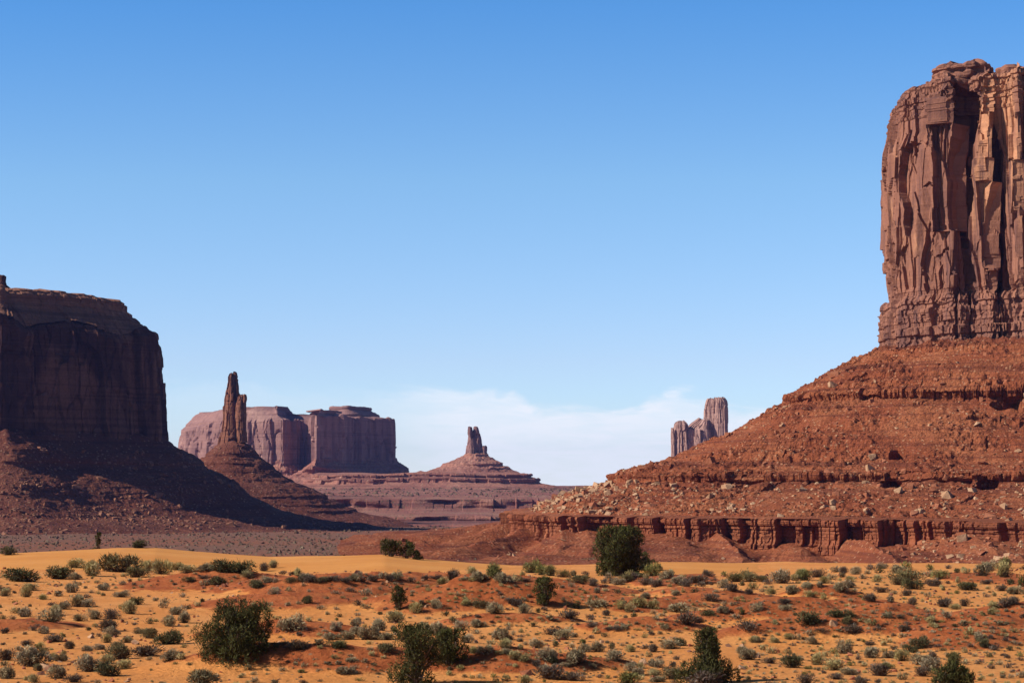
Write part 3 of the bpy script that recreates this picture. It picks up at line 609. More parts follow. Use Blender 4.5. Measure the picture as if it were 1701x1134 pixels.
# ------------------------------------------------------------------ terrain
pxs = np.array([-1400, -300, 150, 450, 620, 760, 900, 1050, 1250, 1700, 3200], float)
prof = [(2560, 893), (2640, 884), (2700, 880), (2706, 872), (2740, 870), (2850, 866), (2856, 858), (2900, 855), (3180, 850), (3260, 843), (3270, 835), (3276, 828), (3330, 826), (3700, 818), (4150, 811.5), (4700, 808), (4800, 806.5), (7000, 806.5), (11000, 809)]
CB = [[P(p, r, D) for p in pxs] for D, r in prof]
def d_bench(S, X, Y, Z, K, J):
    A = 75 * fbm(X / 230, K / 6 + 0 * Y, 0, 4, 301) + 26 * (np.abs(fbm(X / 85, K / 7, 0, 3, 302)) - .3)
    A = A + 7 * slabs(X, Z * 0 + 2, 22, 60, 303)[0] * (K < 12.5)
    fade = sstep(0.3, 2, K) * (1 - sstep(15.5, 17, K))
    dz = fade * (1.6 * fbm(X / 22, Y / 22, 0, 4, 304) + 1.2 * fbm(X / 70, Y / 70, 0, 3, 306) + (0.8 * beds(Z, X, 2.6, 305)))
    return A * 0, dz, A * fade
def bench_build():
    C = np.array(CB, float); K, J, _ = C.shape
    xi = np.interp(np.linspace(0, 1, 1100), np.linspace(0, 1, 12), np.array([0, .9, 2, 3, 4, 5, 6, 6.9, 7.6, 8.5, 9.3, 10]))
    j = np.clip(xi.astype(int), 0, J - 2); f = (xi - j)[None, :, None]
    U = C[:, j] * (1 - f) + C[:, j + 1] * f
    nvb = [6, 5, 8, 4, 8, 8, 4, 12, 8, 10, 8, 4, 14, 14, 12, 3, 6, 3]
    rows, kf = [], []
    for k in range(K - 1):
        t = (np.arange(nvb[k]) / nvb[k])[:, None, None]; rows.append(U[k] * (1 - t) + U[k + 1] * t); kf.append(k + np.arange(nvb[k]) / nvb[k])
    rows.append(U[-1][None]); kf.append([K - 1.0]); G = np.concatenate(rows, 0); kf = np.concatenate(kf)
    KF = kf[:, None] + np.zeros(G.shape[:2])
    _, dz, dy = d_bench(None, G[..., 0], G[..., 1], G[..., 2], KF, None)
    G[..., 1] += dy; G[..., 2] += dz
    SURF['bench'] = (G, KF, KF)
    return link('canyon_terraces', mesh_np('canyon_terraces', G.reshape(-1, 3), grid_faces(*G.shape[:2])), M_BENCH)
M_BENCH = soil('terrace_soil', (0.32, 0.125, 0.095), (0.38, 0.20, 0.14), (0.13, 0.05, 0.046), 2.2, (0.12, 0.10, 0.06), 0.35, 0.75, 8.0, 0.7)
tag(bench_build(), kind='structure')

PD = np.array([0, 60, 110, 180, 222, 240, 262, 300, 360, 450, 700, 1000, 1500, 2000, 2600, 3300, 6000, 14000], float)
PZ = np.array([-6.9, -7.15, -7.55, -7.75, -8.3, -8.9, -10.2, -13.2, -15.6, -18.5, -27, -31.5, -38, -44.5, -52, -62, -90, -120], float) + CZ
MOUNDS = [  # px, row, half width m, half depth m, height m : eroded red mounds standing out of the sand
    (375, 975, 7.5, 6, 1.0), (470, 985, 5, 5, 0.8), (545, 990, 5.5, 4.5, 1.2), (610, 975, 5, 5, 0.9), (500, 1005, 6, 4, .7), (770, 1012, 7, 3.4, 1.3), (835, 1010, 4, 3, .8),
    (720, 968, 6, 5, .7), (850, 972, 8, 5, .7), (330, 975, 4, 3, .5), (480, 1055, 5, 2.2, .6), (560, 965, 6, 3, .6), (960, 985, 5, 4, .5), (1060, 1010, 5, 3, .5), (1080, 1050, 4, 2.0, .5), (1370, 992, 3.4, 2, 1.0),
    (1330, 1035, 5, 3, .8), (1330, 1070, 5, 2.4, .8), (1490, 1050, 6, 3, .8), (1590, 1068, 8, 4, 1.1), (1640, 1080, 5, 3, .7), (1440, 1045, 4, 3, .7), (1215, 1000, 5, 3, .6), (1250, 1035, 5, 3, .6),
    (520, 1122, 5, 2.2, .6), (395, 1122, 4, 2, .4), (820, 1122, 6, 2.4, .7), (850, 1040, 4, 2, .5), (1690, 1030, 4, 3, .8), (1140, 990, 3, 2.5, .5), (30, 1040, 3, 3, .3), (1420, 1010, 4, 3, .5)]
_M = []
for p_, r_, a_, b_, h_ in MOUNDS:
    D = 7.6 / ((r_ - HROW) / F); D = min(D, 182); _M.append((PX(p_, D), D, a_, b_, h_))
def red_mask(X, Y):
    m = np.zeros(np.broadcast(X, Y).shape)
    wx = X + 1.6 * fbm(X / 5, Y / 5, 0, 3, 501); wy = Y + 2.6 * fbm(X / 6, Y / 6, 3, 3, 502)
    for x, y, a, b, h in _M:
        m = np.maximum(m, np.exp(-1.2 * (((wx - x) / (a * 1.15)) ** 2 + ((wy - y) / (b * 1.5)) ** 2)))
    nz = fbm(X / 13, Y / 26, 0, 4, 503)
    m = np.maximum(m, sstep(0.24, 0.50, nz) * 0.85 * sstep(-25, 5, X))
    return m * sstep(80, 86, Y) * (1 - sstep(186, 198, Y))
def ground_z(X, Y):
    X = np.asarray(X, float); Y = np.asarray(Y, float)
    z = np.interp(Y, PD, PZ)
    near = 1 - sstep(250, 420, Y)
    z = z + near * (0.42 * fbm(X / 22, Y / 34, 0, 3, 401) + 0.10 * fbm(X / 4, Y / 6, 0, 3, 402))
    z = z + (1 - near) * (1.6 * fbm(X / 90, Y / 160, 0, 4, 403)) + sstep(1200, 2200, Y) * 2.5 * fbm(X / 160, Y / 260, 0, 3, 405)
    fg = near * (Y < 230)
    for x, y, a, b, h in _M:
        q = ((X - x) / a) ** 2 + ((Y - y) / b) ** 2
        g = np.exp(-1.4 * q)
        z = z + h * g * (0.85 + 0.25 * fbm(X / 1.6, Y / 1.6, 0, 3, 404)) * near
    rm = red_mask(X, Y)
    z = z + rm * near * (0.16 * np.abs(fbm(X / 1.1, Y / 2.2, 0, 3, 406)) + 0.22 * sstep(.42, .52, rm))
    return z
def sheet(name, ang, Ds, zf, mat, attr=None):
    A, D = np.meshgrid(ang, Ds); X = D * A; Y = D
    Z = zf(X, Y); V = np.stack([X, Y, Z], -1).reshape(-1, 3)
    return link(name, mesh_np(name, V, grid_faces(len(Ds), len(ang)), smooth=True, attrs={'red': attr(X, Y)} if attr else None), mat)
m, n, b = principled('desert_floor')
pos = n.n('ShaderNodeNewGeometry').outputs['Position']
sp_ = n.n('ShaderNodeSeparateXYZ', {0: pos})
red = n.n('ShaderNodeAttribute', attribute_name='red').outputs['Fac']
sand = n.mix(n.rng(n.noise(n.scale(pos, 1, .5, 1), 0.22, 5, .6), .35, .68), (0.72, 0.275, 0.075), (0.78, 0.335, 0.105))
sand = n.mix(n.m('MULTIPLY', n.rng(n.noise(pos, 1.6, 5, .7), .52, .70), .55), sand, (0.48, 0.18, 0.055))
rs = n.mix(n.rng(n.noise(n.scale(pos, 1, .6, 2.5), 0.9, 5, .65), .38, .66), (0.38, 0.098, 0.032), (0.50, 0.155, 0.052))
rs = n.mix(n.m('MULTIPLY', n.rng(n.noise(pos, 5.0, 4, .7), .5, .7), .5), rs, (0.20, 0.05, 0.02))
rf = n.rng(n.m('ADD', red, n.m('MULTIPLY', n.m('SUBTRACT', n.noise(pos, .8, 4, .6), .5), .45)), .36, .52)
fg = n.mix(rf, sand, rs)
peb = n.rng(n.voro(pos, 2.2), .20, .12); pc = n.n('ShaderNodeSeparateColor', {0: n.voro(pos, 2.2, out=1)}).outputs[0]
lit = n.m('MULTIPLY', n.rng(n.noise(pos, 4.2, 6, .75), .56, .66), n.rng(n.noise(pos, .30, 4, .6), .42, .60))
fg = n.mix(n.m('MULTIPLY', lit, .75), fg, (0.20, 0.085, 0.035))  # dark litter, with its small shadows put into the same colour
fg = n.mix(n.m('MULTIPLY', peb, n.rng(pc, .80, .86)), fg, (0.30, 0.17, 0.10))
# valley floor beyond the dune: grey-brown, dotted with scrub and stones
vf = n.mix(n.rng(n.noise(n.scale(pos, 1, .35, 1), .008, 5, .6), .40, .62), (0.22, 0.103, 0.066), (0.27, 0.095, 0.05))
vf = n.mix(n.rng(n.noise(n.scale(pos, 1, .5, 1), .25, 5, .7), .46, .64), vf, (0.11, 0.075, 0.055))
vf = n.mix(n.rng(n.noise(n.scale(pos, 1, .5, 1), .5, 3, .7), .62, .70), vf, (0.36, 0.26, 0.19))
col = n.mix(n.rng(sp_.outputs[1], 300, 420), fg, vf)
n.t.links.new(col, b.inputs['Base Color'])
hh = n.m('ADD', n.m('MULTIPLY', n.noise(pos, 1.8, 8, .7), .38), n.m('MULTIPLY', n.noise(pos, 7, 4, .7), n.m('ADD', .03, n.m('MULTIPLY', rf, .07))))
n.t.links.new(n.n('ShaderNodeBump', {'Strength': .8, 'Distance': 1.0, 'Height': hh}).outputs[0], b.inputs['Normal'])
M_GROUND = m
ang = np.concatenate([np.linspace(-1.6, -.32, 24, endpoint=False), np.linspace(-.32, .32, 760), np.linspace(.32, 1.6, 25)[1:]])
Dsr = np.concatenate([np.linspace(4, 70, 30, endpoint=False), np.linspace(70, 200, 560, endpoint=False), np.linspace(200, 300, 90, endpoint=False), np.geomspace(300, 14000, 220)])
ground = sheet('desert_ground', ang, Dsr, ground_z, M_GROUND, red_mask); tag(ground, kind='structure')

# sand dune along the far side of the foreground
cr_px = np.array([-900, -300, 0, 90, 200, 260, 330, 450, 560, 640, 700, 780, 850, 960, 1100, 1250, 1350, 1430, 1500, 2000], float)
cr_row = np.array([930, 926, 919, 914, 908.5, 908.5, 915, 923.5, 922.5, 920.5, 927, 934, 938, 939.5, 932.5, 934.5, 942, 950, 962, 980], float)
def crest_D(px): return 226 + 9 * vn(px / 330.0, 2.2, 0, 601)
def dune_z(X, Y):
    px = W0 / 2 + F * X / Y
    Dc = crest_D(px); row = np.interp(px, cr_px, cr_row)
    k = np.ones(7) / 7
    zc = CZ - (row - HROW) * Dc / F + 0.0
    g = np.interp(Dc, PD, PZ)
    t = (Y - Dc)
    ft = np.interp(Dc - 42, PD, PZ) - 0.7
    s = np.clip((Y - (Dc - 42)) / 42, 0, 1)
    front = ft + (zc - ft) * np.sin(s * np.pi / 2) ** 1.15
    back = zc - 0.012 * np.maximum(t, 0) ** 2.0
    back = np.where(t > 12, zc - 0.012 * 144 - 0.34 * (t - 12), back)
    z = np.where(t < 0, front, back)
    return z + 0.10 * fbm(X / 9, Y / 14, 0, 3, 602) + .22 * fbm(X / 30, Y / 30, 0, 2, 603) * (t < 0) * np.clip(-t / 12, 0, 1)
m, n, b = principled('dune_sand')
pos = n.n('ShaderNodeNewGeometry').outputs['Position']
c_ = n.mix(n.rng(n.noise(n.scale(pos, .5, 1, 1), .12, 4, .6), .35, .68), (0.60, 0.240, 0.060), (0.66, 0.290, 0.080))
c_ = n.mix(n.m('MULTIPLY', n.rng(n.noise(pos, 1.1, 5, .7), .55, .72), .35), c_, (0.48, 0.185, 0.05))
n.t.links.new(c_, b.inputs['Base Color'])
hh = n.m('MULTIPLY', n.noise(pos, .5, 7, .6), .25)
n.t.links.new(n.n('ShaderNodeBump', {'Strength': .6, 'Distance': 1.0, 'Height': hh}).outputs[0], b.inputs['Normal'])
M_DUNE = m
dune = sheet('sand_dune', np.linspace(-.5, .30, 700), np.linspace(176, 290, 200), dune_z, M_DUNE); tag(dune, kind='structure')
def floor_z(X, Y):
    g = ground_z(X, Y); px = W0 / 2 + F * X / Y
    d = np.where((np.asarray(Y) > 176) & (np.asarray(Y) < 290), dune_z(X, Y), -99)
    return np.maximum(g, d)
def hits(px, row):
    """where the sight lines through picture points first meet the floor"""
    px = np.atleast_1d(np.asarray(px, float)); row = np.atleast_1d(np.asarray(row, float))
    cx = (px - W0 / 2) / F; cy = (H0 / 2 - row) / F
    y = CT - cy * ST; z = ST + cy * CT
    lo = np.full(px.shape, 62.0); hi = np.full(px.shape, 2500.0); done = np.zeros(px.shape, bool)
    for Y in np.concatenate([np.arange(62, 300, 1.5), np.geomspace(300, 2500, 50)]):
        Yv = np.full(px.shape, Y); b = (CZ + z * Yv / y < floor_z(cx * Yv / y, Yv)) & ~done
        hi[b] = Y; done |= b; lo[~done] = Y
        if done.all(): break
    for _ in range(7):
        m_ = (lo + hi) / 2; b = CZ + z * m_ / y < floor_z(cx * m_ / y, m_); hi = np.where(b, m_, hi); lo = np.where(b, lo, m_)
    X = cx * hi / y
    return X, hi, floor_z(X, hi)
def hit(px, row):
    X, Y, Z = hits(px, row); return float(X[0]), float(Y[0]), float(Z[0])
# ------------------------------------------------------------------ plants
def leafmat(name, base, tip, twig_shade, rough=0.9):
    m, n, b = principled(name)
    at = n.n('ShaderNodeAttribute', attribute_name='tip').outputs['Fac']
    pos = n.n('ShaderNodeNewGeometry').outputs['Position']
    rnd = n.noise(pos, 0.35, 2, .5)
    c = n.mix(n.rng(at, .25, .75), twig_shade, base)  # brown twigs; shade inside and under the plant also put into this colour
    c = n.mix(n.m('MULTIPLY', n.rng(at, .65, 1.0), n.rng(n.noise(pos, 3.0, 2, .6), .3, .7)), c, tip)  # pale outer tips, also carrying painted light on the tops
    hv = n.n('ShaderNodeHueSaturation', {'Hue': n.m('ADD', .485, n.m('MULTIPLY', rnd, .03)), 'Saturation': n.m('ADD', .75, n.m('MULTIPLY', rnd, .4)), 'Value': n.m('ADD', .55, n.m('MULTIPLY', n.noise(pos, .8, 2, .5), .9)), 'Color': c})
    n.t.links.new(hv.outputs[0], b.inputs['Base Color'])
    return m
KIND = {  # material, height/width, noun
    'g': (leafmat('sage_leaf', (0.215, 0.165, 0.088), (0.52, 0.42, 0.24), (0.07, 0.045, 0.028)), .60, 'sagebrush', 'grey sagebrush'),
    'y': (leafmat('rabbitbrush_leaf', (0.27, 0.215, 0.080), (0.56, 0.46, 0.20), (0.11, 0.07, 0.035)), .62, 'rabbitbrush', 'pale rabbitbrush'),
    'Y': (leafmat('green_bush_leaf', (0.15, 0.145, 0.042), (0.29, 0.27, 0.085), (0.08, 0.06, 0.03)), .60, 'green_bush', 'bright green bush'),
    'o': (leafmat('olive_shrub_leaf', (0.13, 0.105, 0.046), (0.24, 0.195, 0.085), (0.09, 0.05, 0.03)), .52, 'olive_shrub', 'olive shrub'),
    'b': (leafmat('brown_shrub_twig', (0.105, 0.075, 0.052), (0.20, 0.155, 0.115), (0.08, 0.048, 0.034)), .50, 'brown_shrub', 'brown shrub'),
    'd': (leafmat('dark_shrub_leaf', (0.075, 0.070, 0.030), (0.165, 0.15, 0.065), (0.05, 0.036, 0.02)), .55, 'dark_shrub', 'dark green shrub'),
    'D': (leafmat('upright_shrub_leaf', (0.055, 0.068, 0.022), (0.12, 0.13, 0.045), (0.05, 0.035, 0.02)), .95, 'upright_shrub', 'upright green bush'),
}
def quads(C, A, B, taper=0.35):
    """centre, long half axis, short half axis -> tapered leaf quads"""
    V = np.stack([C - A - B * .8, C - A + B * .8, C + A + B * taper, C + A - B * taper], 1).reshape(-1, 3)
    return V, np.arange(len(V)).reshape(-1, 4)
def unit(v): return v / (np.linalg.norm(v, axis=-1, keepdims=True) + 1e-9)
def shrub_geo(seed, nleaf=420, ntwig=90, leaf=.085, up=.5, lumps=5, ragged=.22):
    r = np.random.RandomState(seed)
    lc = np.column_stack([r.uniform(-.55, .55, lumps), r.uniform(-.55, .55, lumps), r.uniform(.25, .5, lumps)]); lr = r.uniform(.38, .62, lumps)
    k = r.randint(0, lumps, nleaf); d = unit(r.normal(size=(nleaf, 3)) + [0, 0, .35]); q = lc[k] + d * (lr[k] * r.uniform(.55, 1 + ragged, nleaf))[:, None]
    q[:, 2] = np.abs(q[:, 2]); q[:, :2] *= (1 - .25 * (q[:, 2:3] < .15))
    A = unit(d * .8 + r.normal(size=(nleaf, 3)) * .55 + [0, 0, up]) * (leaf * r.uniform(.7, 1.7, nleaf))[:, None]
    B = unit(np.cross(A, r.normal(size=(nleaf, 3)))) * (leaf * .45 * r.uniform(.6, 1.3, nleaf))[:, None]
    V1, F1 = quads(q, A, B, .3)
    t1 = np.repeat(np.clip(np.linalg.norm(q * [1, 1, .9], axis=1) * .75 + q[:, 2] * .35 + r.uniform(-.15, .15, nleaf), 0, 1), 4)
    e = lc[r.randint(0, lumps, ntwig)] + unit(r.normal(size=(ntwig, 3)) + [0, 0, .8]) * r.uniform(.4, .75, (ntwig, 1)); e[:, 2] = np.abs(e[:, 2])
    s0 = e * [.12, .12, 0] + [0, 0, -.04]; A2 = (e - s0) / 2; B2 = unit(np.cross(A2, r.normal(size=(ntwig, 3)))) * .016
    V2, F2 = quads(s0 + A2, A2, B2, .4)
    t2 = np.tile([0, 0, .7, .7], ntwig)
    V = np.vstack([V1, V2]); V[:, 2] /= max(.2, np.percentile(V[:, 2], 99)); V[:, :2] /= np.percentile(np.abs(V[:, :2]), 98)
    return V, np.vstack([F1, F2 + len(V1)]), np.concatenate([t1, t2])
def shrub_mesh(name, seed, mat, **k):
    k = dict(k); k['lumps'] = 3 + seed % 5; k['ragged'] = .12 + .07 * (seed % 4)
    V, Fc, t = shrub_geo(seed, **k)
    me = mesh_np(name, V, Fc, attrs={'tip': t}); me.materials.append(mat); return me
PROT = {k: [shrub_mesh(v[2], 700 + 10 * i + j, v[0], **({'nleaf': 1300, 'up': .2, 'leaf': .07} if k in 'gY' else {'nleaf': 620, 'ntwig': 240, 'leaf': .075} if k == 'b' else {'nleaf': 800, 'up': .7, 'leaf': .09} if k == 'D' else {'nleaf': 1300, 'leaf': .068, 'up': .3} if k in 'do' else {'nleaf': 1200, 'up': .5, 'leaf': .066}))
            for j in range(6)] for i, (k, v) in enumerate(KIND.items())}

Z1 = """150,420,260,d 370,400,220,d 470,330,150,y 590,380,150,y 760,355,230,o 895,390,130,o 980,350,110,y 1060,370,130,y 1145,340,110,y 1210,370,120,y 1340,350,120,g 1480,360,170,d 1600,370,150,d 1630,395,80,y
1235,430,120,o 1340,400,80,b 1440,440,130,d 1680,455,90,o 495,405,80,g 205,475,110,y 20,480,80,b 30,515,90,y 180,520,100,y 270,535,80,y 380,515,70,g 470,490,90,g 570,525,60,b 680,475,80,g 785,520,100,g 500,585,130,y 570,585,80,g
810,600,70,y 860,630,110,y 900,570,90,d 1020,545,60,g 1080,560,60,g 1070,590,60,g 1200,520,50,g 1230,600,70,d 1300,580,50,y 1155,635,110,g 335,575,60,b 410,600,80,g 100,625,70,y 150,650,90,g 320,680,160,g 370,640,110,y 10,665,60,d
520,680,90,g 620,665,100,g 735,665,120,b 980,695,60,o 1110,710,110,y 1200,690,100,g 720,745,160,b 215,740,60,b 280,760,80,g 350,815,150,b 165,840,100,b 20,760,70,b 910,760,90,o 980,790,110,o 740,780,100,g 1080,830,200,d 820,820,90,g
700,820,80,y 760,850,90,o 465,860,90,b 565,875,80,g 655,865,80,g 245,860,80,y 270,900,80,o 40,935,130,b 330,930,80,y 400,940,80,g 950,910,200,b 800,930,200,o 1110,940,120,g 1190,930,70,y 30,970,70,y 200,975,220,g 260,1005,90,o 690,960,120,y
820,990,140,y 580,1010,160,g 560,980,100,o 720,1040,180,d 380,1055,120,g 40,1055,120,g 180,1065,50,y 230,1080,80,y 480,1080,120,b 1320,1100,220,o"""
Z2 = """70,350,90,b 135,330,80,y 200,370,60,b 30,460,80,d 90,425,90,g 150,425,60,g 300,380,70,y 250,425,90,o 320,420,90,g 380,425,90,b 450,430,100,o 530,420,90,b 600,425,90,b 655,415,80,g 725,420,70,b 790,415,90,b 885,415,80,b 950,410,80,g
1040,420,60,b 1120,410,60,b 1200,405,80,b 1230,440,100,y 1300,405,110,b 1380,420,80,g 1490,420,110,g 1600,395,150,Y 1650,430,110,g 130,500,80,g 365,560,90,d 540,500,60,g 740,510,70,g 640,485,70,b 690,575,70,b 740,595,60,g 440,600,60,g
105,615,60,y 100,575,60,g 305,665,70,g 165,665,60,y 570,650,50,d 245,745,170,g 550,745,80,g 660,710,80,g 1190,600,110,g 1090,625,100,y 930,690,150,y 850,740,110,g 1130,710,70,g 1270,645,60,d 1310,690,70,d 1400,585,90,y 1480,590,150,o
1680,570,90,b 1590,580,60,g 1600,630,100,g 1490,655,60,b 1560,690,50,b 1480,720,100,g 1380,740,100,g 1680,710,60,g 1610,740,50,y 620,800,110,g 700,770,110,g 780,800,150,g 870,800,110,g 515,800,110,g 540,860,110,d 425,835,70,g 290,870,130,g
210,830,60,o 870,885,140,o 765,830,50,y 640,945,80,g 600,1030,130,g 780,905,50,y 1160,760,110,y 1230,770,120,g 1080,745,80,y 1410,820,80,g 1470,760,70,g 1560,830,70,y 1640,800,110,g 1440,890,100,y 1520,900,120,g 1640,860,100,y 1680,900,80,g 330,1084,60,b"""
Z3 = """30,425,70,g 70,415,70,b 140,420,80,b 170,360,110,Y 240,375,90,Y 300,380,90,Y 380,390,90,o 440,380,60,g 490,430,120,o 430,455,50,g 580,450,90,b 650,430,60,b 700,430,90,b 740,440,100,g 820,420,120,o 980,380,110,Y 520,300,60,g 560,300,60,g
930,440,110,b 1000,455,110,b 1060,400,90,g 1140,440,100,g 1190,450,90,b 1260,430,150,b 1330,380,80,b 1425,385,60,Y 1240,490,70,d 1290,450,70,b 1520,420,130,o 1610,420,130,o 1690,420,90,o 1510,490,120,b 1420,460,80,g 1600,500,80,b 1630,470,70,y
1340,550,110,b 1120,510,80,g 920,530,80,g 730,495,50,d 600,495,60,g 60,580,120,b 120,630,100,g 255,610,60,b 460,580,70,b 590,590,140,g 420,665,130,b 470,600,60,d 660,640,80,b 560,670,70,b 750,600,100,y 800,620,100,y 880,590,110,y 950,600,100,y
850,650,60,d 990,670,60,g 1150,620,150,g 1190,705,140,b 1260,690,80,b 1320,650,110,d 1440,630,80,g 1560,640,50,D 1520,665,70,g 1640,615,90,g 1680,580,60,b 290,670,70,g 570,715,80,b 670,740,80,b 730,745,90,b 790,740,90,g 310,770,150,b 370,800,130,g
590,760,60,y 940,720,40,g 1050,735,80,g 970,770,60,b 1590,745,150,b 1630,820,90,y 1660,820,80,g 200,855,110,g 520,830,60,Y 700,860,70,o 765,840,50,g 840,880,100,y 920,860,70,b 970,880,90,b 1110,860,150,g 1160,840,90,d 30,800,70,b 30,900,80,g
50,940,100,y 120,945,80,y 515,880,90,g 600,880,90,g 745,945,130,g 265,945,140,g 320,960,80,d 450,965,140,g 190,975,80,b 290,1060,180,b 410,1070,190,b 400,980,80,g 805,1005,90,g 880,1035,90,g 990,980,110,g 1000,1030,100,y 970,1050,80,y
1110,1060,160,o 790,1090,140,Y 1120,930,60,b 1560,890,90,g 1600,930,110,g 1650,980,50,b 130,1090,100,y 1340,1100,250,b"""
Z4 = """20,435,60,b 120,430,130,g 200,410,80,y 270,410,110,Y 350,390,100,b 380,430,90,y 285,475,120,g 190,500,110,g 130,565,110,b 60,500,90,y 310,530,100,y 440,405,70,g 505,390,50,g 460,470,70,b 550,420,80,y 500,490,90,g 560,460,100,g 730,420,90,y
640,400,60,g 930,430,190,o 980,470,130,d 880,440,90,o 1090,385,70,g 1160,400,110,Y 1110,450,130,b 1180,475,50,y 1260,360,50,d 1330,365,60,y 1420,380,120,g 1480,345,110,g 1590,390,130,y 1690,450,70,D 1330,475,130,d 1460,435,90,b 1600,445,70,d
1640,500,110,g 1560,480,80,b 1460,520,50,b 710,550,110,b 770,490,90,b 850,500,60,g 820,555,70,g 970,570,100,b 930,510,80,b 1070,520,50,g 1170,585,110,b 1240,600,80,y 1310,580,80,b 1500,600,100,y 1590,590,120,b 1660,570,90,b 130,610,80,g
195,640,40,d 590,590,50,g 310,705,170,d 470,660,120,d 560,655,80,d 520,700,90,o 595,770,140,b 370,760,80,b 70,700,60,y 300,770,70,g 495,820,70,g 710,630,50,g 790,665,80,g 790,705,60,b 830,605,60,b 890,665,80,b 940,700,60,b 950,640,60,b
1070,620,50,g 1080,650,60,b 1100,690,80,y 1120,720,80,y 1190,655,70,g 1240,715,60,d 1320,710,70,g 1390,675,60,b 1430,640,60,y 1480,635,80,y 1540,705,70,g 1690,660,60,b 735,740,70,b 905,750,100,b 740,770,40,g 1220,760,40,b 1340,770,70,y
1490,730,50,b 1390,805,80,g 1490,800,60,b 1570,780,60,y 1580,810,60,b 1630,830,60,g 80,820,80,y 150,800,80,y 210,800,60,g 320,830,80,g 685,835,80,b 560,840,60,y 450,890,60,Y 520,890,110,g 700,920,110,g 850,865,60,b 900,790,60,g 1010,860,120,d
960,885,110,d 1110,925,80,b 1125,810,50,g 1430,850,90,d 1510,870,70,b 1350,850,60,b 50,890,70,y 40,955,100,b 180,985,140,d 330,965,120,y 400,910,60,y 570,970,60,Y 650,975,60,y 810,990,90,Y 910,940,100,y 830,920,80,g 1030,965,140,g
1110,1000,150,g 470,1000,120,y 550,1030,100,g 470,1060,100,b 770,1040,160,b 1250,950,100,d 1410,960,70,b 1320,960,60,g 1545,965,60,g 1600,985,60,b 1490,990,60,b 1690,910,60,Y 1690,1050,80,g 280,1090,110,b 630,1090,120,b 1040,1040,110,b
1110,1030,80,Y 1480,1040,50,y 20,1090,60,b"""
SH = []          # px, base row, width px, kind
for ox, txt in ((0, Z1), (420, Z2), (840, Z3), (1271, Z4)):
    for it in txt.split():
        a, b_, c, k = it.split(','); SH.append((ox + float(a) / 3.956, 860 + float(b_) / 3.956, float(c) / 3.956 * 1.06, k))
SH += [(14, 921.5, 28, 'd'), (229, 910, 30, 'd')]
rg = np.random.RandomState(5)
def density(px, row):
    left = 1 - sstep(330, 560, px)
    base = 0.16 + 0.84 * sstep(560, 1000, px)
    if row < 985: base = max(base, .55 * (row < 978))
    return base * (0.35 + 0.65 * sstep(-.25, .35, float(vn(px / 60.0, row / 22.0, 0, 77)))) * (1 - .35 * left)
placed = [(a, b_, c) for a, b_, c, k in SH]
JUN = [  # px, base row, width, height, density, seed, kind, label
    (388, 1107, 146, 108, 1.0, 1, 'juniper', 'broad dark juniper with ragged crown, largest plant in the lower left foreground'),
    (661, 1014, 37, 40, .9, 2, 'juniper', 'small egg shaped juniper with rounded top on the red mounds near centre'),
    (690, 1142, 104, 103, .8, 3, 'juniper', 'spiky open juniper cut by the bottom edge, left one of the touching pair'),
    (745, 1107, 72, 60, .85, 4, 'juniper', 'leafy juniper leaning right, upper right one of the touching pair below centre'),
    (1031, 957, 110, 80, 1.0, 5, 'juniper', 'tallest round crowned juniper standing before the dune and the ledge'),
    (905, 1008, 48, 48, .9, 6, 'juniper', 'compact rounded juniper left of and nearer than the tall dune juniper'),
    (1174, 1142, 100, 98, .9, 7, 'juniper', 'pointed juniper with a twiggy brown shrub at its foot, bottom right of centre'),
    (1584, 1150, 84, 52, .9, 8, 'juniper', 'juniper showing only its feathery top in the bottom right corner'),
    (649, 921, 46, 28, .9, 9, 'juniper', 'upright dark junipers clump, left half of the row on the dune crest'),
    (675, 924, 42, 27, .9, 10, 'juniper', 'upright dark juniper, right half of the row on the dune crest'),
    (694, 929, 22, 14, .9, 11, 'juniper', 'low dark juniper shrub at the right foot of the dune crest row'),
    (163, 912, 17, 28, .7, 12, 'juniper', 'lone little tree standing just behind the dune at far left'),
    (1072, 948, 34, 30, .9, 13, 'juniper', 'low dark juniper tucked against the right side of the tall round one'),
]
JX = [(j[0], j[1]) for j in JUN]
def blocked(px, row, w):
    for a, b_, c in placed:
        if abs(a - px) < (c + w) * .42 and abs(b_ - row) < 3.5 + w * .12: return True
    for j in JUN:
        if abs(j[0] - px) < j[2] * .5 and j[1] - j[3] * .9 < row < j[1] + 5: return True
    return False
nf = 0
for _ in range(26000):
    px = rg.uniform(-60, 1760); row = rg.uniform(952, 1150)
    if row < 975 and rg.rand() < .3: row = rg.uniform(955, 975)
    dmin = np.interp(px, [0, 450, 850, 1300, 1500, 1701], [945, 945, 954, 960, 950, 944])
    if row < dmin or rg.rand() > density(px, row): continue
    w_ = (4.5 + 11 * rg.rand() ** 1.6) * (0.72 + .5 * (row - 940) / 190) * (1.6 if rg.rand() < .06 else 1)
    if blocked(px, row, w_): continue
    k = rg.choice(list('gybodY'), p=[.33, .33, .20, .07, .04, .03])
    SH.append((px, row, w_, k)); placed.append((px, row, w_)); nf += 1
    if nf > 2000: break
for i in range(330):   # the thick belt of brush along the foot of the dune
    px = rg.uniform(430, 1600); row = rg.uniform(951, 966) + (3 if px < 1000 else 4 if 1090 < px < 1380 else -1); w_ = rg.uniform(11, 26)
    if not any(abs(a - px) < (c + w_) * .34 and abs(b_ - row) < 3 for a, b_, c in placed) and not any(abs(j[0] - px) < j[2] * .45 and row < j[1] for j in JUN): SH.append((px, row, w_, rg.choice(list('gybodY'), p=[.3, .28, .24, .12, .04, .02]))); placed.append((px, row, w_))
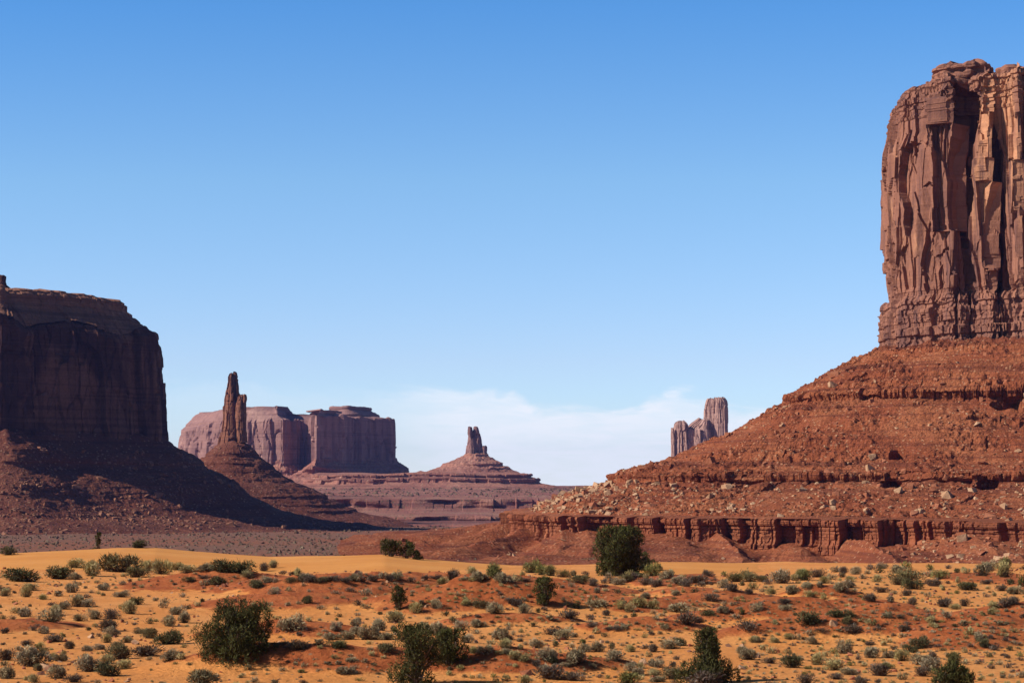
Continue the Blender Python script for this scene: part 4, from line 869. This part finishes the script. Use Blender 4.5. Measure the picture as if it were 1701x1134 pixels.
for i in range(60):   # right edge: rows nearer the rocks carry shrubs too
    px = rg.uniform(1430, 1760); row = rg.uniform(943, 956); w_ = rg.uniform(12, 26)
    if not blocked(px, row, w_): SH.append((px, row, w_, rg.choice(list('gybY')))); placed.append((px, row, w_))
SHI = []
HX, HY, HZ = hits([q[0] for q in SH], [q[1] for q in SH])
def on_crest(px, back):
    D = crest_D(px) + back; x = PX(px, D); return float(x), float(D), float(floor_z(np.array([x]), np.array([D]))[0])
for (px, row, w_, k), x, y, z in zip(SH, HX.tolist(), HY.tolist(), HZ.tolist()):
    if row < 922 and y > 260: x, y, z = on_crest(px, 1.0)
    SHI.append([px, row, w_, k, x, y, z, w_ / F * y])
inview = lambda s: -2 < s[0] < 1703 and s[1] - s[2] * .5 < 1134
order = sorted(range(len(SHI)), key=lambda i: (-(SHI[i][2]) if inview(SHI[i]) else 999))
top = set(order[:298])
# ---- labels that single out
LM = [(388, 1090, 'the broad juniper'), (661, 1004, 'the egg shaped juniper'), (705, 1120, 'the juniper pair'), (1030, 940, 'the tall juniper'), (905, 1000, 'the compact juniper'),
      (1170, 1115, 'the pointed juniper'), (1584, 1130, 'the corner juniper'), (662, 915, 'the crest junipers'), (163, 905, 'the lone tree')]
ORD = ['', 'first', 'second', 'third', 'fourth', 'fifth', 'sixth', 'seventh', 'eighth', 'ninth', 'tenth', 'eleventh', 'twelfth', 'thirteenth', 'fourteenth', 'fifteenth', 'sixteenth', 'seventeenth', 'eighteenth', 'nineteenth', 'twentieth']
def relation(px, row):
    l = min(LM, key=lambda q: abs(q[0] - px) + 2.2 * abs(q[1] - row))
    dx, dy = px - l[0], row - l[1]
    far = 'well ' if abs(dx) > 130 else ''
    if abs(dx) > 2.0 * abs(dy): r = far + ('left of' if dx < 0 else 'right of')
    elif dy > 0: r = 'nearer than' if abs(dx) < 25 else 'nearer and ' + ('left of' if dx < 0 else 'right of')
    else: r = 'behind' if abs(dx) < 25 else 'behind and ' + ('left of' if dx < 0 else 'right of')
    return r + ' ' + l[2]
def single_out(items, describe):
    """items: (index, px) ; describe(i) -> (phrase, plural head, place)"""
    gr = {}
    for i, px in items: gr.setdefault(describe(i), []).append((px, i))
    lab = {}
    for (head, place), L in gr.items():
        L.sort()
        for k, (px, i) in enumerate(L):
            if len(L) == 1: t = head + ' ' + place
            elif len(L) == 2: t = ('left' if k == 0 else 'right') + ' one of two ' + head + 's ' + place
            else:
                n_ = len(L); kk = k + 1
                if k == 0: o_ = 'leftmost'
                elif k == n_ - 1: o_ = 'rightmost'
                elif kk <= (n_ + 1) // 2: o_ = ORD[min(kk, 20)] + ' from left'
                else: o_ = ORD[min(n_ - k, 20)] + ' from right'
                t = o_ + ' of ' + head + 's ' + place
            lab[i] = t.replace('brushs', 'brush clumps').replace('bushs', 'bushes').replace('shrubs', 'shrubs')
    return lab
def dsc(i):
    s = SHI[i]; size = 'large ' if s[2] > 34 else 'medium ' if s[2] > 22 else 'small '
    return (size + KIND[s[3]][3], relation(s[0], s[1]))
labs = single_out([(i, SHI[i][0]) for i in top], dsc)
stuffV, stuffF, stuffT, stuffM = [], [], [], []
rs_ = np.random.RandomState(9)
lite = {k: [shrub_geo(900 + 7 * i + j, nleaf=170, ntwig=20, leaf=.15, up=.2 + .25 * j, lumps=2 + j * 2, ragged=.15 + .12 * j) for j in range(5)] for i, k in enumerate(KIND)}
kinds = list(KIND); nvt = 0
for i, (px, row, w_, k, x, y, z, wm) in enumerate(SHI):
    asp = KIND[k][1] * rs_.uniform(.7, 1.3); h = wm * asp; rz = rs_.uniform(0, 6.28)
    if w_ > 40: h *= .85
    if i in top:
        me = PROT[k][rs_.randint(6)]
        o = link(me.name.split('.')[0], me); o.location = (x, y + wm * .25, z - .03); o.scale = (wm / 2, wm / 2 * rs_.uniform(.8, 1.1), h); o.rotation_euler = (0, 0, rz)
        tag(o, labs[i], 'shrub', 'shrubs dotted over the sand')
    else:
        V, Fc, t = lite[k][rs_.randint(5)]; c, s = math.cos(rz), math.sin(rz)
        Q = V @ np.array([[c, s, 0], [-s, c, 0], [0, 0, 1]]) * [wm / 2, wm / 2, h] + [x, y + wm * .25, z - .02]
        stuffV.append(Q); stuffF.append(Fc + nvt); stuffT.append(t); stuffM.append(np.full(len(Fc), kinds.index(k))); nvt += len(V)
me = mesh_np('desert_scrub', np.vstack(stuffV), np.vstack(stuffF), attrs={'tip': np.concatenate(stuffT)})
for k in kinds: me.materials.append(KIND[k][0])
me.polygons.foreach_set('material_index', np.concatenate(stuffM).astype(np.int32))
tag(link('desert_scrub', me), 'small grey and yellow scrub scattered thickly over the orange sand', 'scrub', kind='stuff')

# ---- junipers
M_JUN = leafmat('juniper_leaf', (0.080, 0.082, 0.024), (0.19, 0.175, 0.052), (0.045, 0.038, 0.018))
m, n, b = principled('juniper_bark'); pos = n.n('ShaderNodeNewGeometry').outputs['Position']
n.t.links.new(n.mix(n.rng(n.noise(n.scale(pos, 9, 9, 1.2), 1.5, 4, .6), .4, .6), (0.11, 0.07, 0.048), (0.22, 0.165, 0.125)), b.inputs['Base Color']); M_BARK = m
def tube(bmv, pts, r0, r1, n_=6):
    V, Fc = bmv; ring0 = None; L = len(pts)
    for i, p in enumerate(pts):
        d = (pts[min(i + 1, L - 1)] - pts[max(i - 1, 0)]); d /= np.linalg.norm(d) + 1e-9
        a = np.cross(d, [0.3, .9, .2]); a /= np.linalg.norm(a) + 1e-9; c = np.cross(d, a); r = r0 + (r1 - r0) * i / (L - 1)
        s = len(V)
        for q in range(n_): V.append(p + r * (math.cos(6.283 * q / n_) * a + math.sin(6.283 * q / n_) * c))
        if ring0 is not None:
            for q in range(n_): Fc.append((ring0 + q, ring0 + (q + 1) % n_, s + (q + 1) % n_, s + q))
        ring0 = s
def juniper(px, row, wpx, hpx, dens, seed, kind, label):
    x, y, z = hit(px, min(row, 1133) if row < 1134 else 1133) if row <= 1134 else (0, 0, 0)
    if row > 1134:
        y = 7.5 / ((row - HROW) / F); x = PX(px, y); z = float(floor_z(np.array([x]), np.array([y]))[0])
    if seed in (9, 10, 11, 12): x, y, z = on_crest(px, 4.0 if seed == 12 else -3.0)
    s = y / F; Wm, Hm = wpx * s / 2, hpx * s
    if row > 1134: Hm = (P(px, row - hpx, y)[2] - z)
    if seed in (9, 10, 11, 12): x, y, z = on_crest(px, 4.0 if seed == 12 else -3.0)
    r = np.random.RandomState(seed * 13 + 1)
    root = empty(kind, (x, y + Wm * .5, z)); tag(root, label, 'juniper tree', 'junipers on the sand')
    nl = {1: 34, 3: 30, 4: 24, 5: 46, 2: 18, 6: 22, 7: 44, 8: 28}.get(seed, 11)
    lob = []
    for i in range(nl):
        u = r.uniform(0, 1) ** (1.7 if seed in (7, 8) else 1); th = r.uniform(0, 6.283)
        if seed in (7, 8):   prof_ = 1.12 - .95 * u          # pointed
        elif seed in (5, 2, 6): prof_ = math.sqrt(max(0.05, 1 - (1.7 * u - .75) ** 2))
        elif seed in (9, 10, 12): prof_ = .9
        else: prof_ = math.sqrt(max(0.08, 1 - (1.35 * u - .45) ** 2))
        rad = (r.uniform(.25, .80) ** (.8 if seed in (2, 5, 6) else 1)) * prof_
        if seed in (2, 5, 6): rad *= .82
        cx, cy = math.cos(th) * rad * Wm, math.sin(th) * rad * Wm * .9
        zc_ = u * Hm
        lr = Wm * r.uniform(.20, .36) * (1.05 if prof_ > .6 else .72)
        zc = min(Hm - lr * .9, max(lr * .55, u * Hm))
        if seed in (1, 2, 4, 5, 6):      # keep the leaf masses within a dome
            e_ = math.sqrt(max(0.02, 1 - ((zc - .36 * Hm) / (.66 * Hm)) ** 2)); rmax = max(.05, e_ - lr / Wm * .75) * Wm; rc = math.hypot(cx, cy)
            if rc > rmax: cx *= rmax / rc; cy *= rmax / rc
        lob.append((cx, cy, zc, lr))
    lob.append((0, 0, Hm - Wm * .20, Wm * (.17 if seed in (7, 8) else .24))); lob.append((0, 0, Hm * .45, Wm * .45)); lob.append((0, 0, Hm * .30, Wm * .42)); lob.append((Wm * .12, 0, Hm * .58, Wm * .34))
    V, Fc = [], []
    for (cx, cy, zc, lr) in lob:                    # stem to each leaf mass
        p0 = np.array([r.normal() * .05 * Wm, r.normal() * .05 * Wm, -.1]); p3 = np.array([cx, cy, zc]); pm = p0 * .5 + p3 * .5 + [cx * -.12, cy * -.12, .08 * Hm]
        tube((V, Fc), [p0, p0 * .7 + pm * .3 + r.normal(size=3) * .02 * Hm, pm, pm * .4 + p3 * .6 + r.normal(size=3) * .02 * Hm, p3], .022 * Hm + .025, .012)
    for _ in range(14):                             # dead twigs poking out
        l = lob[r.randint(len(lob))]; p = np.array(l[:3]); d = unit(r.normal(size=3) + [0, 0, .2])
        tube((V, Fc), [p, p + d * l[3] * .7, p + d * l[3] * 1.25], .014, .004, 4)
    link('trunk', mesh_np('trunk', np.array(V), np.array(Fc), smooth=True), M_BARK, root)
    fs = np.clip(s * 2.0, .050, .10)
    A_, B_, C_, T_ = [], [], [], []
    for (cx, cy, zc, lr) in lob:
        nn = int(min(5200, dens * 8.5 * (lr / fs) ** 2 * 1.15)) + 40
        d = unit(r.normal(size=(nn, 3)) * [1, 1, .9] + [0, 0, .15])
        bump_ = 1 + .30 * fbm(d[:, 0] * 2.4 + cx, d[:, 1] * 2.4 + cy, d[:, 2] * 2.4 + seed, 3, seed)
        rr = lr * bump_ * r.uniform(.45, 1.06, nn) ** .6
        q = np.array([cx, cy, zc]) + d * rr[:, None] * [1, 1, 1.1]
        keep = (fbm(q[:, 0] / (lr * .55), q[:, 1] / (lr * .55), q[:, 2] / (lr * .6), 2, seed + 40) > -.12) & (q[:, 2] > .03); q = q[keep]; d = d[keep]; n2 = len(q)
        a = unit(d * .7 + r.normal(size=(n2, 3)) * .6 + [0, 0, .6]) * (fs * r.uniform(.6, 1.45, n2))[:, None]
        A_.append(a); B_.append(unit(np.cross(a, r.normal(size=(n2, 3)))) * (fs * .42 * r.uniform(.6, 1.2, n2))[:, None]); C_.append(q + a * .4)
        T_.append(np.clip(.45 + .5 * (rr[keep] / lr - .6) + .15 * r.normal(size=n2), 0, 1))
    Vq, Fq = quads(np.vstack(C_), np.vstack(A_), np.vstack(B_), .25)
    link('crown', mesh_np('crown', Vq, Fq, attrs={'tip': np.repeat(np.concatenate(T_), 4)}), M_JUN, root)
for j in JUN: juniper(*j)
# ------------------------------------------------------------------ boulders
def bouldermat(name, a, b2, c):
    m, n, b = principled(name); g = n.n('ShaderNodeNewGeometry'); pos = g.outputs['Position']
    col = n.mix(n.rng(n.noise(pos, .22, 3, .6), .35, .65), a, b2)
    col = n.mix(n.m('MULTIPLY', n.rng(n.noise(pos, 1.7, 5, .65), .5, .68), .6), col, c)
    n.t.links.new(col, b.inputs['Base Color'])
    n.t.links.new(n.n('ShaderNodeBump', {'Strength': .6, 'Distance': .5, 'Height': n.noise(pos, 1.2, 6, .65)}).outputs[0], b.inputs['Normal']); return m
M_BT = bouldermat('pale_boulder', (0.40, 0.22, 0.12), (0.52, 0.32, 0.19), (0.22, 0.10, 0.06))
M_BR = bouldermat('red_boulder', (0.32, 0.11, 0.055), (0.38, 0.15, 0.08), (0.17, 0.06, 0.035))
M_BD = bouldermat('mesa_boulder', (0.24, 0.10, 0.06), (0.30, 0.15, 0.09), (0.12, 0.048, 0.034))
def hull(seed, sq):
    r = np.random.RandomState(seed); bm = bmesh.new()
    pts = r.uniform(-1, 1, (16, 3)); pts = np.sign(pts) * np.abs(pts) ** .5 * [1, .8, sq]
    for p in pts: bm.verts.new(p)
    res = bmesh.ops.convex_hull(bm, input=bm.verts)
    bmesh.ops.delete(bm, geom=[v for v in bm.verts if not v.link_faces], context='VERTS'); bmesh.ops.triangulate(bm, faces=bm.faces)
    bm.verts.ensure_lookup_table(); bm.verts.index_update()
    V = np.array([v.co[:] for v in bm.verts]); Fc = np.array([[v.index for v in f.verts] for f in bm.faces]); bm.free(); return V, Fc
HU = [hull(30 + i, [.8, .45, .65, .35, .95][i % 5]) for i in range(12)]
def rotm(r):
    a, b_, c = r.uniform(0, 6.283), r.uniform(-.5, .5), r.uniform(-.5, .5)
    Rz = np.array([[math.cos(a), -math.sin(a), 0], [math.sin(a), math.cos(a), 0], [0, 0, 1]]); Rx = np.array([[1, 0, 0], [0, math.cos(b_), -math.sin(b_)], [0, math.sin(b_), math.cos(b_)]])
    Ry = np.array([[math.cos(c), 0, math.sin(c)], [0, 1, 0], [-math.sin(c), 0, math.cos(c)]]); return Rz @ Rx @ Ry, (a, b_, c)
BIG = []   # candidates for boulders of their own
def scatter(surf, org, weight, n_, size, pal, seed, frame=(-30, 1730), nm='rubble'):
    G, KF, JU = SURF[surf]; G = G + np.array(org); X, Y, Z = G[..., 0], G[..., 1], G[..., 2]
    px, row = proj(X, np.maximum(Y, 1), Z)
    area = np.linalg.norm(np.cross(np.gradient(G, axis=1), np.gradient(G, axis=0)), axis=2)
    w_ = weight(px, row, KF, X, Y, Z) * area * (px > frame[0]) * (px < frame[1]) * (JU < np.max(JU) * .72)
    p = w_.ravel() / w_.sum(); r = np.random.RandomState(seed)
    idx = r.choice(len(p), n_, p=p)
    out = []
    for i in idx:
        q = G.reshape(-1, 3)[i]; s = size(r); out.append((q, s, px.ravel()[i], row.ravel()[i], KF.ravel()[i], pal(r, px.ravel()[i], row.ravel()[i], KF.ravel()[i])))
    return out
def cl(X, Y, Z, s=22, sd=71, a=-.1, b_=.45): return sstep(a, b_, fbm(X / s, Y / s, Z / (s * .6), 4, sd))
def wR(px, row, K, X, Y, Z):
    w_ = np.where((K > 7.2) & (K < 10.6), 2.6, 0) * (.35 + 1.1 * cl(X, Y, Z)) * (1 + 1.2 * sstep(1150, 1000, px))
    w_ += np.where((K > 13) & (K < 16.6), 1.1, 0) * (.15 + 1.5 * cl(X, Y, Z, 20, 72))
    w_ += np.where((K > 19) & (K < 22.5), .30, 0)
    w_ += np.where((K > .3) & (K < 4), .16, 0) * cl(X, Y, Z, 12, 73, .1, .4) * 2
    w_ += np.where((K > .2) & (K < 7), 2.6, 0) * sstep(1465, 1540, px + 30 * fbm(Z / 6, X / 8, 0, 2, 74)) * (.3 + cl(X, Y, Z, 9, 75))
    return w_
sz = lambda r: min(2.6, r.lognormal(-.78, .62))
bR = scatter('talus_slope|R', orgR, wR, 11500, sz, lambda r, px, row, K: 0 if r.rand() < ((.75 if px < 1250 else .42) if 7 < K < 11 else .35 if K < 7 else .14) else 1, 81)
def wL(px, row, K, X, Y, Z): return np.where((K > 1.0) & (K < 7), 1, 0) * (.2 + cl(X, Y, Z, 40, 76)) * (.25 + sstep(420, 250, px))
bL = scatter('talus_slope|L', orgL, wL, 1500, lambda r: min(4.2, r.lognormal(-.1, .55)), lambda r, px, row, K: 2, 82)
allb = [(b_, 'R') for b_ in bR] + [(b_, 'L') for b_ in bL]
def pxsize(b_): return b_[1] / b_[0][1] * F
inb = lambda b_: 0 < b_[2] < 1701 and b_[3] > 0 and not (b_[2] > 1500 and b_[3] > 960)
od = sorted(range(len(allb)), key=lambda i: -pxsize(allb[i][0]) if inb(allb[i][0]) else 99)
topR = [i for i in od if allb[i][1] == 'R'][:235]; topL = [i for i in od if allb[i][1] == 'L' and allb[i][0][2] < 330][:60]
tb = set(topR + topL)
MATS = [M_BT, M_BR, M_BD]; CN = ['pale tan boulder', 'rusty red boulder', 'brown boulder']
protos = [[None] * len(HU) for _ in MATS]
for ci in range(3):
    for hi, (V, Fc) in enumerate(HU):
        me = mesh_np('boulder', V, Fc); me.materials.append(MATS[ci]); protos[ci][hi] = me
choice = {}
rb = np.random.RandomState(83)
for i, (b_, side) in enumerate(allb): choice[i] = (rb.randint(len(HU)), rotm(rb), rb.uniform(.7, 1.3))
def dscb(i):
    b_, side = allb[i]; s = pxsize(b_); flat = HU[choice[i][0]][0][:, 2].max() < .55
    head = ('big ' if s > 9 else 'small ') + ('flat ' if flat else 'blocky ') + CN[b_[5]]
    K, px, row = b_[4], b_[2], b_[3]
    if side == 'L': return head, 'on the mesa foot' + (', upper' if row < 790 else ', lower')
    zone = 'below low ledge' if K < 7.1 else 'above low ledge' if K < 9 else 'under middle ledge' if K < 13 else 'above middle ledge' if K < 14.6 else 'under upper ledge' if K < 18.6 else 'under the tower'
    sec = ', far left' if px < 1080 else ', left' if px < 1230 else ', middle' if px < 1400 else ', right' if px < 1560 else ', right edge'
    return head, zone + sec
lb = single_out([(i, allb[i][0][2]) for i in tb], dscb)
RV = {'R': ([], [], [], 0), 'L': ([], [], [], 0)}
for i, (b_, side) in enumerate(allb):
    hi, (Rm, eul), k2 = choice[i]; q, s = b_[0], b_[1]
    if i in tb:
        o = link('boulder', protos[b_[5]][hi]); o.location = Vector(q) + Vector((0, 0, s * .02)); o.scale = (s, s * k2, s); o.rotation_euler = (eul[1], eul[2], eul[0])
        tag(o, lb[i], 'boulder', 'boulders strewn on the butte slopes')
    else:
        V, Fc = HU[hi]; Q = (V * [s, s * k2, s]) @ Rm.T + q - [0, 0, s * .02]
        v, f, mm, n0 = RV[side]; v.append(Q); f.append(Fc + n0); mm.append(np.full(len(Fc), b_[5])); RV[side] = (v, f, mm, n0 + len(V))
for side, nm, lab in (('R', 'rubble', 'countless small rocks covering the red slopes of the right butte'), ('L', 'scree', 'loose brown stones scattered on the foot of the left mesa')):
    v, f, mm, _ = RV[side]; me = mesh_np(nm, np.vstack(v), np.vstack(f))
    for M in MATS: me.materials.append(M)
    me.polygons.foreach_set('material_index', np.concatenate(mm).astype(np.int32)); tag(link(nm, me), lab, 'rocks', kind='stuff')
# ------------------------------------------------------------------ far scrub on the valley floor and the terraces
M_VS = leafmat('valley_scrub_leaf', (0.14, 0.092, 0.058), (0.26, 0.185, 0.115), (0.11, 0.06, 0.04))
r = np.random.RandomState(91); NV = 7500
Dv = np.exp(r.uniform(math.log(330), math.log(2550), NV)); pv = r.uniform(-60, 1000, NV)
Xv = (pv - W0 / 2) / F * Dv; Zv = ground_z(Xv, Dv); sv = np.clip(r.lognormal(-.15, .4, NV), .35, 2.2) * (0.30 + Dv / 3400)
T = np.array([[1, 0, 0], [.3, .95, 0], [-.8, .6, 0], [-.8, -.6, 0], [.3, -.95, 0], [.6, .2, .62], [-.2, .55, .75], [-.5, -.3, .66], [.25, -.5, .78], [0, 0, .95]])
TF = np.array([[0, 1, 5], [1, 6, 5], [1, 2, 6], [2, 7, 6], [2, 3, 7], [3, 8, 7], [3, 4, 8], [4, 5, 8], [4, 0, 5], [5, 6, 9], [6, 7, 9], [7, 8, 9], [8, 5, 9]])
def dots(X, Y, Z, S, name, mat, label):
    N_ = len(X); J_ = 1 + .35 * r.normal(size=(N_, len(T), 1)) * .7
    V = (T[None] * J_ * S[:, None, None]) + np.stack([X, Y, Z], 1)[:, None, :]
    Fc = TF[None] + (np.arange(N_) * len(T))[:, None, None]
    tag(link(name, mesh_np(name, V.reshape(-1, 3), Fc.reshape(-1, 3), attrs={'tip': np.clip(r.uniform(.2, 1, N_).repeat(len(T)), 0, 1)}), mat), label, 'scrub', kind='stuff')
dots(Xv, Dv, Zv, sv, 'valley_scrub', M_VS, 'grey brown scrub dotted over the plain beyond the dune')
G, KF, _ = SURF['bench']; ok = ((KF > 12.2) & (KF < 14.6)) | (KF < 1.5)
px, row = proj(G[..., 0], G[..., 1], G[..., 2]); ok &= (px > 200) & (px < 1150)
I = np.flatnonzero(ok.ravel()); Q = G.reshape(-1, 3)[r.choice(I, 2200)]
dots(Q[:, 0] + r.uniform(-9, 9, 2200), Q[:, 1] + r.uniform(-20, 20, 2200), Q[:, 2], np.clip(r.lognormal(.3, .5, 2200), .8, 4), 'terrace_scrub', M_VS, 'dark dots of juniper scrub on the far terrace')

# small stones lying on the sand and the red mounds
r = np.random.RandomState(95); NS = 2600
Ds = 75 + 125 * r.rand(NS) ** .9; ps = r.uniform(-80, 1780, NS); Xs = (ps - W0 / 2) / F * Ds
keep = (vn(Xs / 5, Ds / 8, 0, 96) > -.1) | (r.rand(NS) < .25); Xs, Ds = Xs[keep], Ds[keep]; Zs = floor_z(Xs, Ds)
v, f, mm, n0 = [], [], [], 0
for x, y, z in zip(Xs, Ds, Zs):
    V, Fc = HU[r.randint(len(HU))]; Rm, _ = rotm(r); s_ = min(.30, .07 * r.lognormal(0, .5)); v.append((V * s_) @ Rm.T + [x, y, z + s_ * .2]); f.append(Fc + n0); mm.append(np.full(len(Fc), r.choice([0, 1, 1, 2]))); n0 += len(V)
me = mesh_np('small_stones', np.vstack(v), np.vstack(f))
for M in MATS: me.materials.append(M)
me.polygons.foreach_set('material_index', np.concatenate(mm).astype(np.int32)); tag(link('small_stones', me), 'small red and tan stones littering the orange sand', 'stones', kind='stuff')
# ------------------------------------------------------------------ haze
hz = bpy.data.materials.new('air'); hz.use_nodes = True; t = hz.node_tree; t.nodes.clear()
pv_ = t.nodes.new('ShaderNodeVolumePrincipled'); mo = t.nodes.new('ShaderNodeOutputMaterial'); t.links.new(pv_.outputs[0], mo.inputs['Volume'])
pv_.inputs['Color'].default_value = (0.26, 0.36, 1.0, 1); pv_.inputs['Density'].default_value = 1.8e-5; pv_.inputs['Anisotropy'].default_value = 0.0
Vb = np.array([[x, y, z] for z in (-160, 235) for y in (-400, 14600) for x in (-23500, 23500)], float)
Fb = np.array([[0, 2, 3, 1], [4, 5, 7, 6], [0, 1, 5, 4], [2, 6, 7, 3], [0, 4, 6, 2], [1, 3, 7, 5]])
tag(link('haze', mesh_np('haze', Vb, Fb), hz), kind='stuff')
